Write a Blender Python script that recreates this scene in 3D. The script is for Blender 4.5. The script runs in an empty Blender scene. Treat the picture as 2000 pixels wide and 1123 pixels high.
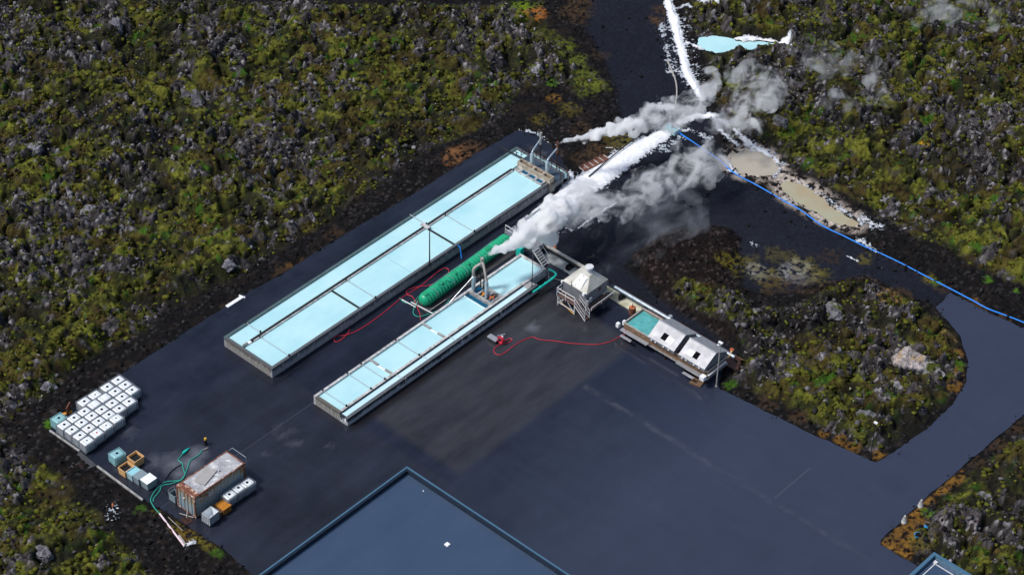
import bpy, bmesh, math, random
import numpy as np
from mathutils import Matrix, Vector
random.seed(7); RNG = np.random.default_rng(11)
R = math.radians
sc = bpy.context.scene
C = sc.collection

# ------------------------------------------------------------------ camera, sky, sun, exposure
F = 4863.0; TH, PS, RO = R(40.05), R(-40.97), R(1.668); CX, CY = 1000.0, 561.5; H = 158.0
FW = np.array([math.sin(PS)*math.cos(TH), math.cos(PS)*math.cos(TH), -math.sin(TH)])
RT = np.array([math.cos(PS), -math.sin(PS), 0.0]); UP = np.cross(RT, FW)
R2 = RT*math.cos(RO)+UP*math.sin(RO); U2 = UP*math.cos(RO)-RT*math.sin(RO)
CAM = np.array([0, 0, H]) + np.array([*(FW[:2]*(H/FW[2])), 0.0])
def G(px, py, z=0.0):
    """ground point (at height z) seen at that spot of the photograph"""
    d = FW*F+R2*(px-CX)-U2*(py-CY); t = (z-H)/d[2]
    return (float(CAM[0]+d[0]*t), float(CAM[1]+d[1]*t))
def G3(px, py, z=0.0): return (*G(px, py, z), z)
cd = bpy.data.cameras.new("camera"); cam = bpy.data.objects.new("camera", cd); C.objects.link(cam)
cd.sensor_width = 36; cd.lens = 36*F/2000; cd.clip_start = 1; cd.clip_end = 6000
m = Matrix([[R2[0], U2[0], -FW[0], CAM[0]], [R2[1], U2[1], -FW[1], CAM[1]], [R2[2], U2[2], -FW[2], CAM[2]], [0, 0, 0, 1]])
cam.matrix_world = m
sc.camera = cam
SUN_EL, SUN_AZ = 55.0, 214.0      # azimuth, clockwise from +Y
w = bpy.data.worlds.new("World"); sc.world = w; w.use_nodes = True
nt = w.node_tree; bg = nt.nodes['Background']; sky = nt.nodes.new('ShaderNodeTexSky')
sky.sky_type = 'NISHITA'; sky.sun_disc = False; sky.sun_elevation = R(SUN_EL); sky.sun_rotation = R(SUN_AZ)
sky.air_density = 1.0; sky.dust_density = 2.5; sky.ozone_density = 1.5
nt.links.new(sky.outputs[0], bg.inputs[0]); bg.inputs[1].default_value = 0.112
sl = bpy.data.lights.new("sun", 'SUN'); sl.energy = 2.5; sl.angle = R(9); sl.color = (1.0, 0.975, 0.94)
so = bpy.data.objects.new("sun", sl); C.objects.link(so)
sd = Vector((math.sin(R(SUN_AZ))*math.cos(R(SUN_EL)), math.cos(R(SUN_AZ))*math.cos(R(SUN_EL)), math.sin(R(SUN_EL))))
so.rotation_euler = sd.to_track_quat('Z', 'Y').to_euler()
sc.view_settings.view_transform = 'Standard'; sc.view_settings.look = 'None'
sc.view_settings.exposure = 0.25; sc.view_settings.gamma = 1
sc.render.engine = 'CYCLES'
sc.cycles.max_bounces = 16; sc.cycles.volume_bounces = 14; sc.cycles.use_denoising = True
sc.cycles.transparent_max_bounces = 16

# ------------------------------------------------------------------ materials
def links(nt, a, b): nt.links.new(a, b)
def newmat(name):
    mt = bpy.data.materials.new(name); mt.use_nodes = True
    return mt, mt.node_tree, mt.node_tree.nodes['Principled BSDF']
def N(nt, t, **k):
    n = nt.nodes.new(t)
    for a, v in k.items():
        if a.startswith('i_'):
            n.inputs[int(a[2:])].default_value = v
        else: setattr(n, a, v)
    return n
def noise(nt, scale, detail=5, stretch=None, rough=0.6, coord='Object'):
    tc = N(nt, 'ShaderNodeTexCoord'); src = tc.outputs[coord]
    if stretch:
        mp = N(nt, 'ShaderNodeMapping'); mp.inputs['Scale'].default_value = stretch
        links(nt, src, mp.inputs[0]); src = mp.outputs[0]
    n = N(nt, 'ShaderNodeTexNoise'); n.inputs['Scale'].default_value = scale
    n.inputs['Detail'].default_value = detail; n.inputs['Roughness'].default_value = rough
    links(nt, src, n.inputs['Vector']); return n.outputs['Fac']
def ramp(nt, fac, stops):
    r = N(nt, 'ShaderNodeValToRGB'); e = r.color_ramp.elements
    while len(e) < len(stops): e.new(0.5)
    for k, (p, c) in enumerate(stops):
        e[k].position = p; e[k].color = (*c, 1) if len(c) == 3 else c
    links(nt, fac, r.inputs[0]); return r.outputs[0]
def grey(v): return (v, v, v)
def bump(nt, bs, fac, strength=0.3, dist=0.05):
    b = N(nt, 'ShaderNodeBump'); b.inputs['Strength'].default_value = strength; b.inputs['Distance'].default_value = dist
    links(nt, fac, b.inputs['Height']); links(nt, b.outputs[0], bs.inputs['Normal'])
def simple(name, col, rough=0.5, metal=0.0, var=0.25, scale=3.0, bmp=0.0, stretch=None, dark=None, trans=0):
    mt, nt, bs = newmat(name)
    f = noise(nt, scale, stretch=stretch)
    d = dark or tuple(c*(1-var) for c in col); l = tuple(min(1, c*(1+var*0.6)) for c in col)
    links(nt, ramp(nt, f, [(0.3, d), (0.7, l)]), bs.inputs['Base Color'])
    links(nt, ramp(nt, f, [(0.3, grey(min(1, rough*1.25))), (0.7, grey(rough*0.8))]), bs.inputs['Roughness'])
    bs.inputs['Metallic'].default_value = metal
    if max(col) < 0.06 and rough > 0.15: bs.inputs['Specular IOR Level'].default_value = 0.2
    if bmp: bump(nt, bs, noise(nt, scale*6), bmp)
    if trans: bs.inputs['Transmission Weight'].default_value = trans
    return mt
def mixc(nt, fac, a, b, blend='MIX'):
    n = N(nt, 'ShaderNodeMix', data_type='RGBA', blend_type=blend)
    for s, v in ((0, fac), (6, a), (7, b)):
        if hasattr(v, 'links') or hasattr(v, 'is_linked'): links(nt, v, n.inputs[s])
        else: n.inputs[s].default_value = v if s == 0 else (*v, 1)
    return n.outputs[2]
def mth(nt, op, a, b=None, c=None):
    n = N(nt, 'ShaderNodeMath', operation=op)
    for s, v in enumerate((a, b, c)):
        if v is None: continue
        if hasattr(v, 'is_linked'): links(nt, v, n.inputs[s])
        else: n.inputs[s].default_value = v
    return n.outputs[0]

M = {}
M['steel'] = simple('steel', (0.5, 0.51, 0.53), 0.4, 0.6, 0.25, 2)
M['white_steel'] = simple('white_steel', (0.66, 0.67, 0.68), 0.5, 0.1, 0.2, 2)
M['panel'] = simple('panel_metal', (0.4, 0.4, 0.42), 0.5, 0.1, 0.12, 1.2)
M['hood'] = simple('hood_paint', (0.5, 0.49, 0.46), 0.5, 0.0, 0.2, 1.0, dark=(0.36, 0.35, 0.29))
M['grey_wall'] = simple('grey_wall', (0.2, 0.21, 0.235), 0.5, 0.2, 0.25, 1.5)
M['white'] = simple('white_plastic', (0.8, 0.81, 0.82), 0.4, 0.0, 0.1, 2)
M['cage'] = simple('cage_metal', (0.24, 0.27, 0.3), 0.5, 0.1, 0.2, 2)
M['void'], _n, _b = newmat('dark_opening'); _b.inputs['Base Color'].default_value = (.006, .006, .008, 1); _b.inputs['Specular IOR Level'].default_value = 0
M['tote_white'] = simple('tote_white', (0.8, 0.84, 0.86), 0.35, 0.0, 0.08, 1.5)
M['tote_teal'] = simple('tote_teal', (0.28, 0.52, 0.55), 0.35, 0.0, 0.15, 1.5)
M['black'] = simple('black_plastic', (0.012, 0.013, 0.016), 0.4, 0, 0.2)
M['dark_metal'] = simple('dark_metal', (0.03, 0.035, 0.04), 0.45, 0.3, 0.3)
M['rust'] = simple('rusty_steel', (0.16, 0.06, 0.035), 0.8, 0.1, 0.6, 3, 0.3)
M['rust_dark'] = simple('dark_rust', (0.05, 0.025, 0.02), 0.8, 0.1, 0.5, 3)
M['orange_rust'] = simple('orange_rust', (0.45, 0.13, 0.04), 0.6, 0.0, 0.4, 2)
M['red'] = simple('red_rubber', (0.55, 0.025, 0.05), 0.4, 0, 0.15)
M['redpaint'] = simple('red_paint', (0.32, 0.03, 0.02), 0.45, 0, 0.4)
M['blue_pipe'] = simple('blue_pipe', (0.008, 0.24, 0.85), 0.35, 0, 0.15)
M['teal_pipe'] = simple('teal_pipe', (0.01, 0.5, 0.4), 0.3, 0, 0.2, 1.2)
M['hose_green'] = simple('hose_green', (0.03, 0.33, 0.25), 0.4, 0, 0.15)
M['tank_green'] = simple('tank_green', (0.008, 0.33, 0.165), 0.35, 0, 0.12, 2.2)
M['cap_green'] = simple('cap_green', (0.015, 0.3, 0.14), 0.35, 0, 0.2)
M['wood'] = simple('wood', (0.2, 0.12, 0.07), 0.8, 0, 0.4, 4, 0.2, (1, 8, 1))
M['wood_orange'] = simple('wood_orange', (0.62, 0.24, 0.02), 0.7, 0, 0.35, 4, 0.2, (8, 1, 1))
M['wood_brown'] = simple('wood_brown', (0.14, 0.07, 0.035), 0.8, 0, 0.4, 4, 0.2, (8, 1, 1))
M['deck_brown'] = simple('deck_brown', (0.13, 0.075, 0.06), 0.7, 0.1, 0.35, 4)
M['tub_orange'] = simple('tub_orange', (0.68, 0.4, 0.17), 0.5, 0, 0.12, 2)
M['tub_grey'] = simple('tub_grey', (0.21, 0.27, 0.3), 0.45, 0, 0.15, 2)
M['tub_blue'] = simple('tub_blue', (0.35, 0.52, 0.56), 0.4, 0, 0.15, 2)
M['yellow'] = simple('yellow_paint', (0.65, 0.35, 0.02), 0.5, 0, 0.2)
M['pink_white'] = simple('pale_pink_pipe', (0.75, 0.6, 0.66), 0.4, 0, 0.1)
M['concrete'] = simple('concrete', (0.34, 0.34, 0.33), 0.85, 0, 0.45, 2.5, 0.3)
M['concrete_light'] = simple('concrete_light', (0.52, 0.52, 0.51), 0.85, 0, 0.4, 2.2, 0.3, dark=(0.24, 0.24, 0.24))
M['concrete_warm'] = simple('concrete_warm', (0.42, 0.38, 0.31), 0.85, 0, 0.4, 2.5, 0.3, dark=(0.2, 0.16, 0.11))
M['slab'] = simple('mineral_slab', (0.4, 0.42, 0.41), 0.7, 0, 0.5, 0.9, 0.2, dark=(0.1, 0.12, 0.125))
M['slab_yellow'] = simple('mineral_slab_yellow', (0.55, 0.54, 0.42), 0.7, 0, 0.5, 0.9, 0.2, dark=(0.2, 0.19, 0.1))
M['dark_water'] = simple('dark_blue_water', (0.0, 0.085, 0.17), 0.08, 0, 0.1)
M['mud'] = simple('mud_water', (0.37, 0.335, 0.27), 0.3, 0, 0.06, 0.5)
M['mud_green'] = simple('green_mud_water', (0.3, 0.31, 0.22), 0.2, 0, 0.3, 0.35, dark=(0.36, 0.28, 0.17))
M['turq'] = simple('turquoise_water', (0.3, 0.62, 0.68), 0.12, 0, 0.15, 0.4)
M['tub_water'] = simple('dark_water', (0.012, 0.012, 0.01), 0.1, 0, 0.2)
M['conduit'] = simple('conduit_jacket', (0.33, 0.4, 0.46), 0.35, 0.4, 0.3, 3)
M['conduit_beige'] = simple('conduit_beige', (0.38, 0.36, 0.33), 0.6, 0.1, 0.3, 3)
M['twig'] = simple('weathered_wood', (0.35, 0.33, 0.3), 0.8, 0, 0.3)

def milky(name, c, dark):
    mt, nt, bs = newmat(name)
    f = noise(nt, 0.22, 3); g = noise(nt, 0.9, 3, (1.0, 0.35, 1))
    col = mixc(nt, mth(nt, 'MULTIPLY', g, 0.35), ramp(nt, f, [(0.3, dark), (0.62, c)]), (0.68, 0.88, 0.92))
    links(nt, col, bs.inputs['Base Color']); bs.inputs['Roughness'].default_value = 0.25
    bump(nt, bs, noise(nt, 6, 2), 0.04, 0.02)
    return mt
M['milky'] = milky('milky_water', (0.42, 0.69, 0.71), (0.31, 0.61, 0.66))
M['milky_white'] = milky('milky_white_water', (0.53, 0.75, 0.80), (0.46, 0.70, 0.77))

def stained_wall(name, light, dark, drip):
    """concrete with a dark wet band under the rim and pale mineral drips below it"""
    mt, nt, bs = newmat(name)
    tc = N(nt, 'ShaderNodeTexCoord'); sx = N(nt, 'ShaderNodeSeparateXYZ'); links(nt, tc.outputs['Object'], sx.inputs[0])
    d = noise(nt, 1.0, 4, (7, 7, 0.35), 0.75); d2 = noise(nt, 1.0, 3, (0.8, 0.8, 0.2))
    # threshold height wanders along the wall
    th = mth(nt, 'ADD', mth(nt, 'MULTIPLY', d, 1.5), mth(nt, 'MULTIPLY', d2, 0.8))
    h = mth(nt, 'SUBTRACT', mth(nt, 'ADD', th, drip), sx.outputs['Z'])
    fac = ramp(nt, h, [(0.48, grey(0)), (0.52, grey(1))])
    v = noise(nt, 1.0, 5, (12, 12, 1.0), 0.7)
    lc = ramp(nt, v, [(0.35, tuple(c*0.45 for c in light)), (0.6, light)])
    dc = ramp(nt, v, [(0.35, tuple(c*0.6 for c in dark)), (0.7, dark)])
    links(nt, mixc(nt, fac, dc, lc), bs.inputs['Base Color']); bs.inputs['Roughness'].default_value = 0.75
    bump(nt, bs, v, 0.3)
    return mt
M['wall_drip'] = stained_wall('stained_concrete_drips', (0.5, 0.52, 0.55), (0.025, 0.035, 0.045), -0.2)
M['wall_old'] = stained_wall('stained_concrete', (0.34, 0.35, 0.37), (0.11, 0.12, 0.135), 0.05)
M['wall_end'] = stained_wall('stained_concrete_end', (0.3, 0.29, 0.27), (0.14, 0.13, 0.115), 0.1)

def container_mat():
    mt, nt, bs = newmat('rusted_blue_steel')
    tc = N(nt, 'ShaderNodeTexCoord'); sx = N(nt, 'ShaderNodeSeparateXYZ'); links(nt, tc.outputs['Object'], sx.inputs[0])
    s = noise(nt, 1.0, 6, (5, 5, 0.5), 0.75); b = noise(nt, 1.1, 5)
    z = mth(nt, 'MULTIPLY', mth(nt, 'SUBTRACT', sx.outputs['Z'], 1.3), 0.11)
    f = mth(nt, 'ADD', mth(nt, 'ADD', mth(nt, 'MULTIPLY', s, 0.6), mth(nt, 'MULTIPLY', b, 0.4)), z)
    c = ramp(nt, f, [(0.36, (0.19, 0.26, 0.3)), (0.5, (0.27, 0.33, 0.34)), (0.57, (0.3, 0.25, 0.16)), (0.68, (0.26, 0.1, 0.045)), (0.8, (0.1, 0.035, 0.02))])
    links(nt, c, bs.inputs['Base Color']); bs.inputs['Roughness'].default_value = 0.65
    mt2, nt, bs = newmat('weathered_roof_sheet')
    f = noise(nt, 0.9, 8, None, 0.7)
    links(nt, ramp(nt, f, [(0.36, (0.2, 0.2, 0.22)), (0.48, (0.36, 0.36, 0.38)), (0.55, (0.42, 0.42, 0.43)), (0.59, (0.75, 0.74, 0.73)), (0.72, (0.2, 0.14, 0.11))]), bs.inputs['Base Color'])
    bs.inputs['Roughness'].default_value = 0.6
    mt3, nt, bs = newmat('rust_frame')
    f = noise(nt, 2.2, 8, None, 0.7)
    links(nt, ramp(nt, f, [(0.35, (0.06, 0.025, 0.02)), (0.5, (0.2, 0.07, 0.035)), (0.56, (0.3, 0.12, 0.06)), (0.62, (0.62, 0.57, 0.54))]), bs.inputs['Base Color'])
    bs.inputs['Roughness'].default_value = 0.8
    return mt, mt2, mt3
M['container'], M['container_roof'], M['rust_frame'] = container_mat()

def roof_mat():
    mt, nt, bs = newmat('wet_roof_membrane')
    f = noise(nt, 0.12, 5); g = noise(nt, 0.5, 5, (1, 0.4, 1))
    c = ramp(nt, f, [(0.3, (0.026, 0.05, 0.094)), (0.7, (0.037, 0.065, 0.116))])
    links(nt, mixc(nt, 0.3, c, ramp(nt, g, [(0.3, (0.038, 0.06, 0.105)), (0.7, (0.06, 0.09, 0.145))])), bs.inputs['Base Color'])
    links(nt, ramp(nt, g, [(0.35, grey(0.04)), (0.65, grey(0.14))]), bs.inputs['Roughness']); bs.inputs['Specular IOR Level'].default_value = 0.75
    bump(nt, bs, noise(nt, 1.5, 3), 0.05, 0.05)
    return mt
M['roof'] = roof_mat()
M['parapet'] = simple('blue_cladding', (0.012, 0.022, 0.04), 0.5, 0.0, 0.2)
M['parapet_cap'] = simple('blue_capping', (0.08, 0.18, 0.27), 0.35, 0.3, 0.1)
M['wall_blue'] = simple('dark_blue_wall', (0.05, 0.075, 0.11), 0.5, 0.1, 0.15)

# ------------------------------------------------------------------ mesh helpers
class MB:
    def __init__(s): s.v = []; s.f = []
    def quadbox(s, p, z0, z1):
        b = len(s.v); n = len(p)
        s.v += [(x, y, z0) for x, y in p] + [(x, y, z1) for x, y in p]
        s.f += [tuple(b+i for i in reversed(range(n))), tuple(b+n+i for i in range(n))]
        s.f += [(b+i, b+(i+1) % n, b+n+(i+1) % n, b+n+i) for i in range(n)]
        return s
    def box(s, x0, x1, y0, y1, z0, z1): return s.quadbox([(x0, y0), (x1, y0), (x1, y1), (x0, y1)], z0, z1)
    def cbox(s, c, sx, sy, z0, z1, rz=0):
        co, si = math.cos(rz), math.sin(rz)
        return s.quadbox([(c[0]+co*a*sx/2-si*b*sy/2, c[1]+si*a*sx/2+co*b*sy/2) for a, b in ((-1, -1), (1, -1), (1, 1), (-1, 1))], z0, z1)
    def ring(s, c, u, v, r, seg):
        return [tuple(c[k]+r*(math.cos(t)*u[k]+math.sin(t)*v[k]) for k in range(3)) for t in (2*math.pi*i/seg for i in range(seg))]
    def tube(s, path, r, seg=8, caps=True):
        path = [Vector(p) for p in path]; n = len(path); rr = r if isinstance(r, (list, tuple)) else [r]*n
        b = len(s.v); pu = None
        for i, p in enumerate(path):
            d = ((path[min(i+1, n-1)]-p).normalized()+(p-path[max(i-1, 0)]).normalized())
            if d.length < 1e-6: d = Vector((0, 0, 1))
            d.normalize()
            if pu is None: pu = d.cross(Vector((0.13, 0.21, 0.97)) if abs(d.z) < 0.9 else Vector((1, 0.1, 0)))
            u = (pu-d*pu.dot(d)).normalized(); v = d.cross(u); pu = u
            s.v += s.ring(p, u, v, rr[i], seg)
        for i in range(n-1):
            for k in range(seg):
                a = b+i*seg+k; a2 = b+i*seg+(k+1) % seg
                s.f.append((a, a2, a2+seg, a+seg))
        if caps:
            s.f.append(tuple(b+k for k in reversed(range(seg)))); s.f.append(tuple(b+(n-1)*seg+k for k in range(seg)))
        return s
    def bar(s, a, b, r, seg=6): return s.tube([a, b], r, seg)
    def lathe(s, c, prof, seg=20):
        """prof: (radius, z) from bottom to top"""
        b = len(s.v)
        for r_, z in prof: s.v += [(c[0]+r_*math.cos(2*math.pi*k/seg), c[1]+r_*math.sin(2*math.pi*k/seg), z) for k in range(seg)]
        for i in range(len(prof)-1):
            for k in range(seg):
                a = b+i*seg+k; a2 = b+i*seg+(k+1) % seg
                s.f.append((a, a2, a2+seg, a+seg))
        s.f.append(tuple(b+k for k in reversed(range(seg)))); s.f.append(tuple(b+(len(prof)-1)*seg+k for k in range(seg)))
        return s
    def poly(s, pts):
        b = len(s.v); s.v += [tuple(p) for p in pts]; s.f.append(tuple(range(b, b+len(pts)))); return s
    def build(s, name, mat, parent=None, bevel=0, smooth=True):
        me = bpy.data.meshes.new(name)
        off = parent['_o'] if parent is not None and '_o' in parent else (0, 0, 0)
        me.from_pydata([(x-off[0], y-off[1], z-off[2]) for x, y, z in s.v], [], s.f)
        bm = bmesh.new(); bm.from_mesh(me); bmesh.ops.recalc_face_normals(bm, faces=bm.faces); bm.to_mesh(me); bm.free()
        if smooth:
            me.polygons.foreach_set('use_smooth', [True]*len(me.polygons)); me.set_sharp_from_angle(angle=R(38))
        me.materials.append(M[mat] if isinstance(mat, str) else mat)
        o = bpy.data.objects.new(name, me); C.objects.link(o)
        if parent is not None: o.parent = parent; o['_o'] = list(off)
        if bevel:
            b = o.modifiers.new('bevel', 'BEVEL'); b.width = bevel; b.segments = 2; b.limit_method = 'ANGLE'
        return o
def tag(o, label, cat, group=None):
    o['label'] = label; o['category'] = cat
    if group: o['group'] = group
    return o
def thing(name, loc, label, cat, group=None):
    o = bpy.data.objects.new(name, None); C.objects.link(o); o.location = loc; o['_o'] = list(loc); o.empty_display_size = 0.3
    return tag(o, label, cat, group)
def struct(o, kind='structure'): o['kind'] = kind; return o
def smooth_path(pts, n=6):
    """Catmull-Rom through the points"""
    p = [Vector(q) for q in pts]; p = [p[0]*2-p[1]]+p+[p[-1]*2-p[-2]]; out = []
    for i in range(1, len(p)-2):
        for k in range(n):
            t = k/n; a, b, c, d = p[i-1], p[i], p[i+1], p[i+2]
            out.append(0.5*((2*b)+(c-a)*t+(2*a-5*b+4*c-d)*t*t+(3*b-a-3*c+d)*t**3))
    out.append(p[-2]); return out

# ------------------------------------------------------------------ numpy noise
def _h(ix, iy, s):
    x = (ix.astype(np.int64)*374761393+iy.astype(np.int64)*668265263+s*974634777) & 0xffffffff
    x = ((x ^ (x >> 13))*1274126177) & 0xffffffff
    x = ((x ^ (x >> 16))*2246822519) & 0xffffffff
    return ((x ^ (x >> 15)) & 0xffffff)/float(0x1000000)
def vn(x, y, s=0):
    ix = np.floor(x); iy = np.floor(y); fx = x-ix; fy = y-iy
    fx = fx*fx*fx*(fx*(fx*6-15)+10); fy = fy*fy*fy*(fy*(fy*6-15)+10)
    a = _h(ix, iy, s); b = _h(ix+1, iy, s); c = _h(ix, iy+1, s); d = _h(ix+1, iy+1, s)
    return (a*(1-fx)+b*fx)*(1-fy)+(c*(1-fx)+d*fx)*fy
def fbm(x, y, s=0, o=4, g=0.5):
    r = 0; a = 1; t = 0
    for k in range(o):
        r = r+a*vn(x*2**k+k*17.3, y*2**k-k*9.1, s+k); t += a; a *= g
    return r/t
def worley(x, y, s=0):
    ix = np.floor(x); iy = np.floor(y); d1 = np.full(x.shape, 9.0); idn = np.zeros(x.shape); d2 = np.full(x.shape, 9.0)
    for a in (-1, 0, 1):
        for b in (-1, 0, 1):
            cx, cy = ix+a, iy+b
            px = cx+0.1+0.8*_h(cx, cy, s); py = cy+0.1+0.8*_h(cx, cy, s+91)
            d = np.hypot(x-px, y-py); m_ = d < d1
            d2 = np.where(m_, d1, np.minimum(d2, d)); d1 = np.where(m_, d, d1); idn = np.where(m_, _h(cx, cy, s+7), idn)
    return d1, d2, idn
def ss(a, b, x):
    t = np.clip((x-a)/(b-a), 0, 1); return t*t*(3-2*t)
def sdpoly(x, y, poly):
    d = np.full(x.shape, 1e9); ins = np.zeros(x.shape, bool); n = len(poly)
    for i in range(n):
        (ax, ay), (bx, by) = poly[i], poly[(i+1) % n]
        ex, ey = bx-ax, by-ay; t = np.clip(((x-ax)*ex+(y-ay)*ey)/(ex*ex+ey*ey+1e-12), 0, 1)
        d = np.minimum(d, np.hypot(x-ax-t*ex, y-ay-t*ey))
        if ay != by:
            c = ((ay > y) != (by > y)) & (x < (bx-ax)*(y-ay)/(by-ay)+ax); ins ^= c
    return np.where(ins, d, -d)
def dline(x, y, pts):
    """distance to a polyline minus its (interpolated) half width"""
    d = np.full(x.shape, 1e9)
    for (ax, ay, aw), (bx, by, bw) in zip(pts[:-1], pts[1:]):
        ex, ey = bx-ax, by-ay; t = np.clip(((x-ax)*ex+(y-ay)*ey)/(ex*ex+ey*ey+1e-12), 0, 1)
        d = np.minimum(d, (np.hypot(x-ax-t*ex, y-ay-t*ey))/(aw*(1-t)+bw*t))
    return d
def GP(pts): return [G(*p) for p in pts]

# ------------------------------------------------------------------ ground zones (outlines of the site plan)
PAD = GP([(1010, 256), (1045, 262), (1075, 285), (1110, 330), (1090, 375), (1000, 440), (990, 458), (1062, 478), (1130, 520), (1195, 556), (1300, 612), (1425, 685),
          (1400, 757), (1470, 790), (1560, 835), (1640, 872), (1709, 904), (1750, 880), (1810, 838), (1860, 790), (1887, 745), (1891, 705), (1874, 655), (1845, 620), (1828, 601),
          (1856, 572), (1930, 610), (2010, 645), (2200, 740), (2350, 820), (2250, 830), (2050, 775), (2000, 808), (1930, 868), (1872, 918), (1815, 965), (1765, 1010), (1716, 1060), (1780, 1098),
          (1900, 1165), (1500, 1500), (900, 1600), (620, 1250), (492, 1122), (440, 1075), (380, 1035), (282, 975), (190, 910), (155, 880), (97, 840), (150, 790), (225, 738), (300, 690), (390, 630),
          (470, 580), (560, 530), (640, 477), (730, 425), (830, 365), (930, 300)])
L1 = GP([(-900, 900), (-900, -60), (-100, -30), (150, 0), (400, 4), (650, 12), (820, 10), (900, 14), (990, 6), (1062, 30), (1110, 90), (1160, 140), (1190, 175), (1130, 170), (1060, 165), (1000, 190), (985, 225), (900, 270), (850, 290), (800, 310),
         (740, 365), (680, 390), (620, 455), (560, 480), (500, 520), (430, 560), (330, 600), (280, 650), (200, 690), (120, 745), (60, 790), (0, 830), (-300, 900)])
L2 = GP([(-900, 1000), (-300, 860), (0, 850), (60, 890), (120, 930), (170, 985), (225, 1040), (270, 1090), (310, 1140), (400, 1300), (300, 1700), (-900, 1700)])
L3 = GP([(1345, -700), (1340, -20), (1338, 30), (1360, 62), (1375, 100), (1385, 140), (1395, 200), (1420, 250), (1475, 272), (1530, 310), (1600, 350), (1680, 400), (1760, 450), (1840, 480), (1900, 520), (2010, 560),
         (2300, 700), (3000, 900), (3000, -700)])
L4 = GP([(1300, 545), (1360, 560), (1400, 575), (1450, 585), (1480, 600), (1530, 600), (1570, 585), (1620, 570), (1690, 560), (1740, 575), (1800, 600), (1868, 640), (1865, 660), (1875, 700), (1872, 745), (1845, 785), (1795, 835), (1740, 872), (1708, 885),
         (1640, 850), (1560, 810), (1480, 770), (1432, 745), (1450, 690), (1420, 640), (1370, 620), (1320, 590)])
L5 = GP([(2080, 790), (2005, 830), (1945, 885), (1885, 935), (1840, 980), (1800, 1030), (1770, 1050), (1830, 1110), (1950, 1180), (2200, 1500), (3200, 1500), (3200, 900), (2300, 800)])
LOW = GP([(1230, 500), (1290, 455), (1360, 440), (1430, 448), (1450, 465), (1440, 500), (1420, 530), (1470, 590), (1480, 640), (1440, 680), (1380, 640), (1300, 590), (1250, 540)])   # brown scoria bank
LOWB = GP([(1590, 560), (1690, 535), (1740, 560), (1800, 600), (1700, 620), (1620, 600)])
TRACK = GP([(1135, -300), (1280, -300), (1300, 0), (1330, 80), (1365, 190), (1400, 270), (1440, 340), (1540, 405), (1680, 480), (1860, 572), (1828, 603), (1780, 580), (1700, 545), (1600, 555), (1540, 575), (1450, 560), (1440, 470), (1400, 445), (1300, 455),
            (1220, 520), (1300, 590), (1380, 640), (1440, 690), (1300, 615), (1190, 552), (1060, 475), (1000, 440), (1120, 345), (1190, 290), (1215, 230), (1200, 160), (1150, 60)])
MUD1 = GP([(1432, 300), (1450, 297), (1480, 296), (1502, 304), (1517, 320), (1520, 334), (1508, 342), (1480, 341), (1450, 338), (1432, 325), (1428, 312)])
MUD2 = GP([(1525, 358), (1540, 352), (1570, 362), (1600, 380), (1620, 400), (1650, 420), (1675, 432), (1668, 441), (1640, 436), (1610, 425), (1585, 408), (1555, 392), (1532, 374)])
POOLT = GP([(1360, 85), (1368, 73), (1395, 69), (1425, 74), (1450, 81), (1490, 80), (1520, 85), (1536, 93), (1533, 99), (1510, 96), (1480, 96), (1455, 94), (1435, 94), (1422, 99), (1400, 102), (1378, 99)])

def lava_h(x, y, lava, dirt, scoria):
    wx = x+0.5*(fbm(x/1.3, y/1.3, 51, 3)-0.5); wy = y+0.5*(fbm(x/1.3, y/1.3, 57, 3)-0.5)
    big = fbm(x/7, y/7, 1, 3)-0.5; mid = fbm(wx/2.1, wy/2.1, 5, 4)
    rk = 0.25*fbm(x/10, y/10, 21, 2)+0.3*fbm(x/3.6, y/3.6, 23, 3)+0.45*fbm(wx/1.0, wy/1.0, 27, 3)                         # where rock breaks through
    d1, d2, i1 = worley(wx/1.9, wy/1.9, 31); k1 = np.clip(1-(d1/(0.36+0.3*i1))**2, 0, 1)**.7*(i1 > 0.42)
    e1, e2, j1 = worley(wx/0.8, wy/0.8, 37); k2 = np.clip(1-(e1/0.62)**2, 0, 1)*(0.35+0.65*j1)
    g1, g2, j2 = worley(wx/0.36, wy/0.36, 41); k3 = np.clip(1-(g1/0.6)**2, 0, 1)
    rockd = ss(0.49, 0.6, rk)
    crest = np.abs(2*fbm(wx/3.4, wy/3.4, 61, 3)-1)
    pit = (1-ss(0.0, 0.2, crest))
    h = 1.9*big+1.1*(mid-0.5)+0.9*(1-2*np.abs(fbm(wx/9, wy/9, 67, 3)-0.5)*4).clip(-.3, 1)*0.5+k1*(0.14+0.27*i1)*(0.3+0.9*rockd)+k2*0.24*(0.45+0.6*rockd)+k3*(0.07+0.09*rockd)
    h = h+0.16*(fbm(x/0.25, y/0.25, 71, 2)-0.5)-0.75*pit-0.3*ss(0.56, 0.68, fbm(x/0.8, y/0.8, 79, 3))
    bright = _h(np.floor(wx/0.36), np.floor(wy/0.36), 77)
    rockmask = np.clip(ss(0.35, 0.62, k1*(0.55+0.5*rockd)+k2*0.55*rockd+k3*0.28*rockd+0.45*rockd-0.05-0.35*ss(.5,.75,fbm(x/0.7,y/0.7,83,3))), 0, 1)
    return h, rockmask, pit, rockd, j2, k3

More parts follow.
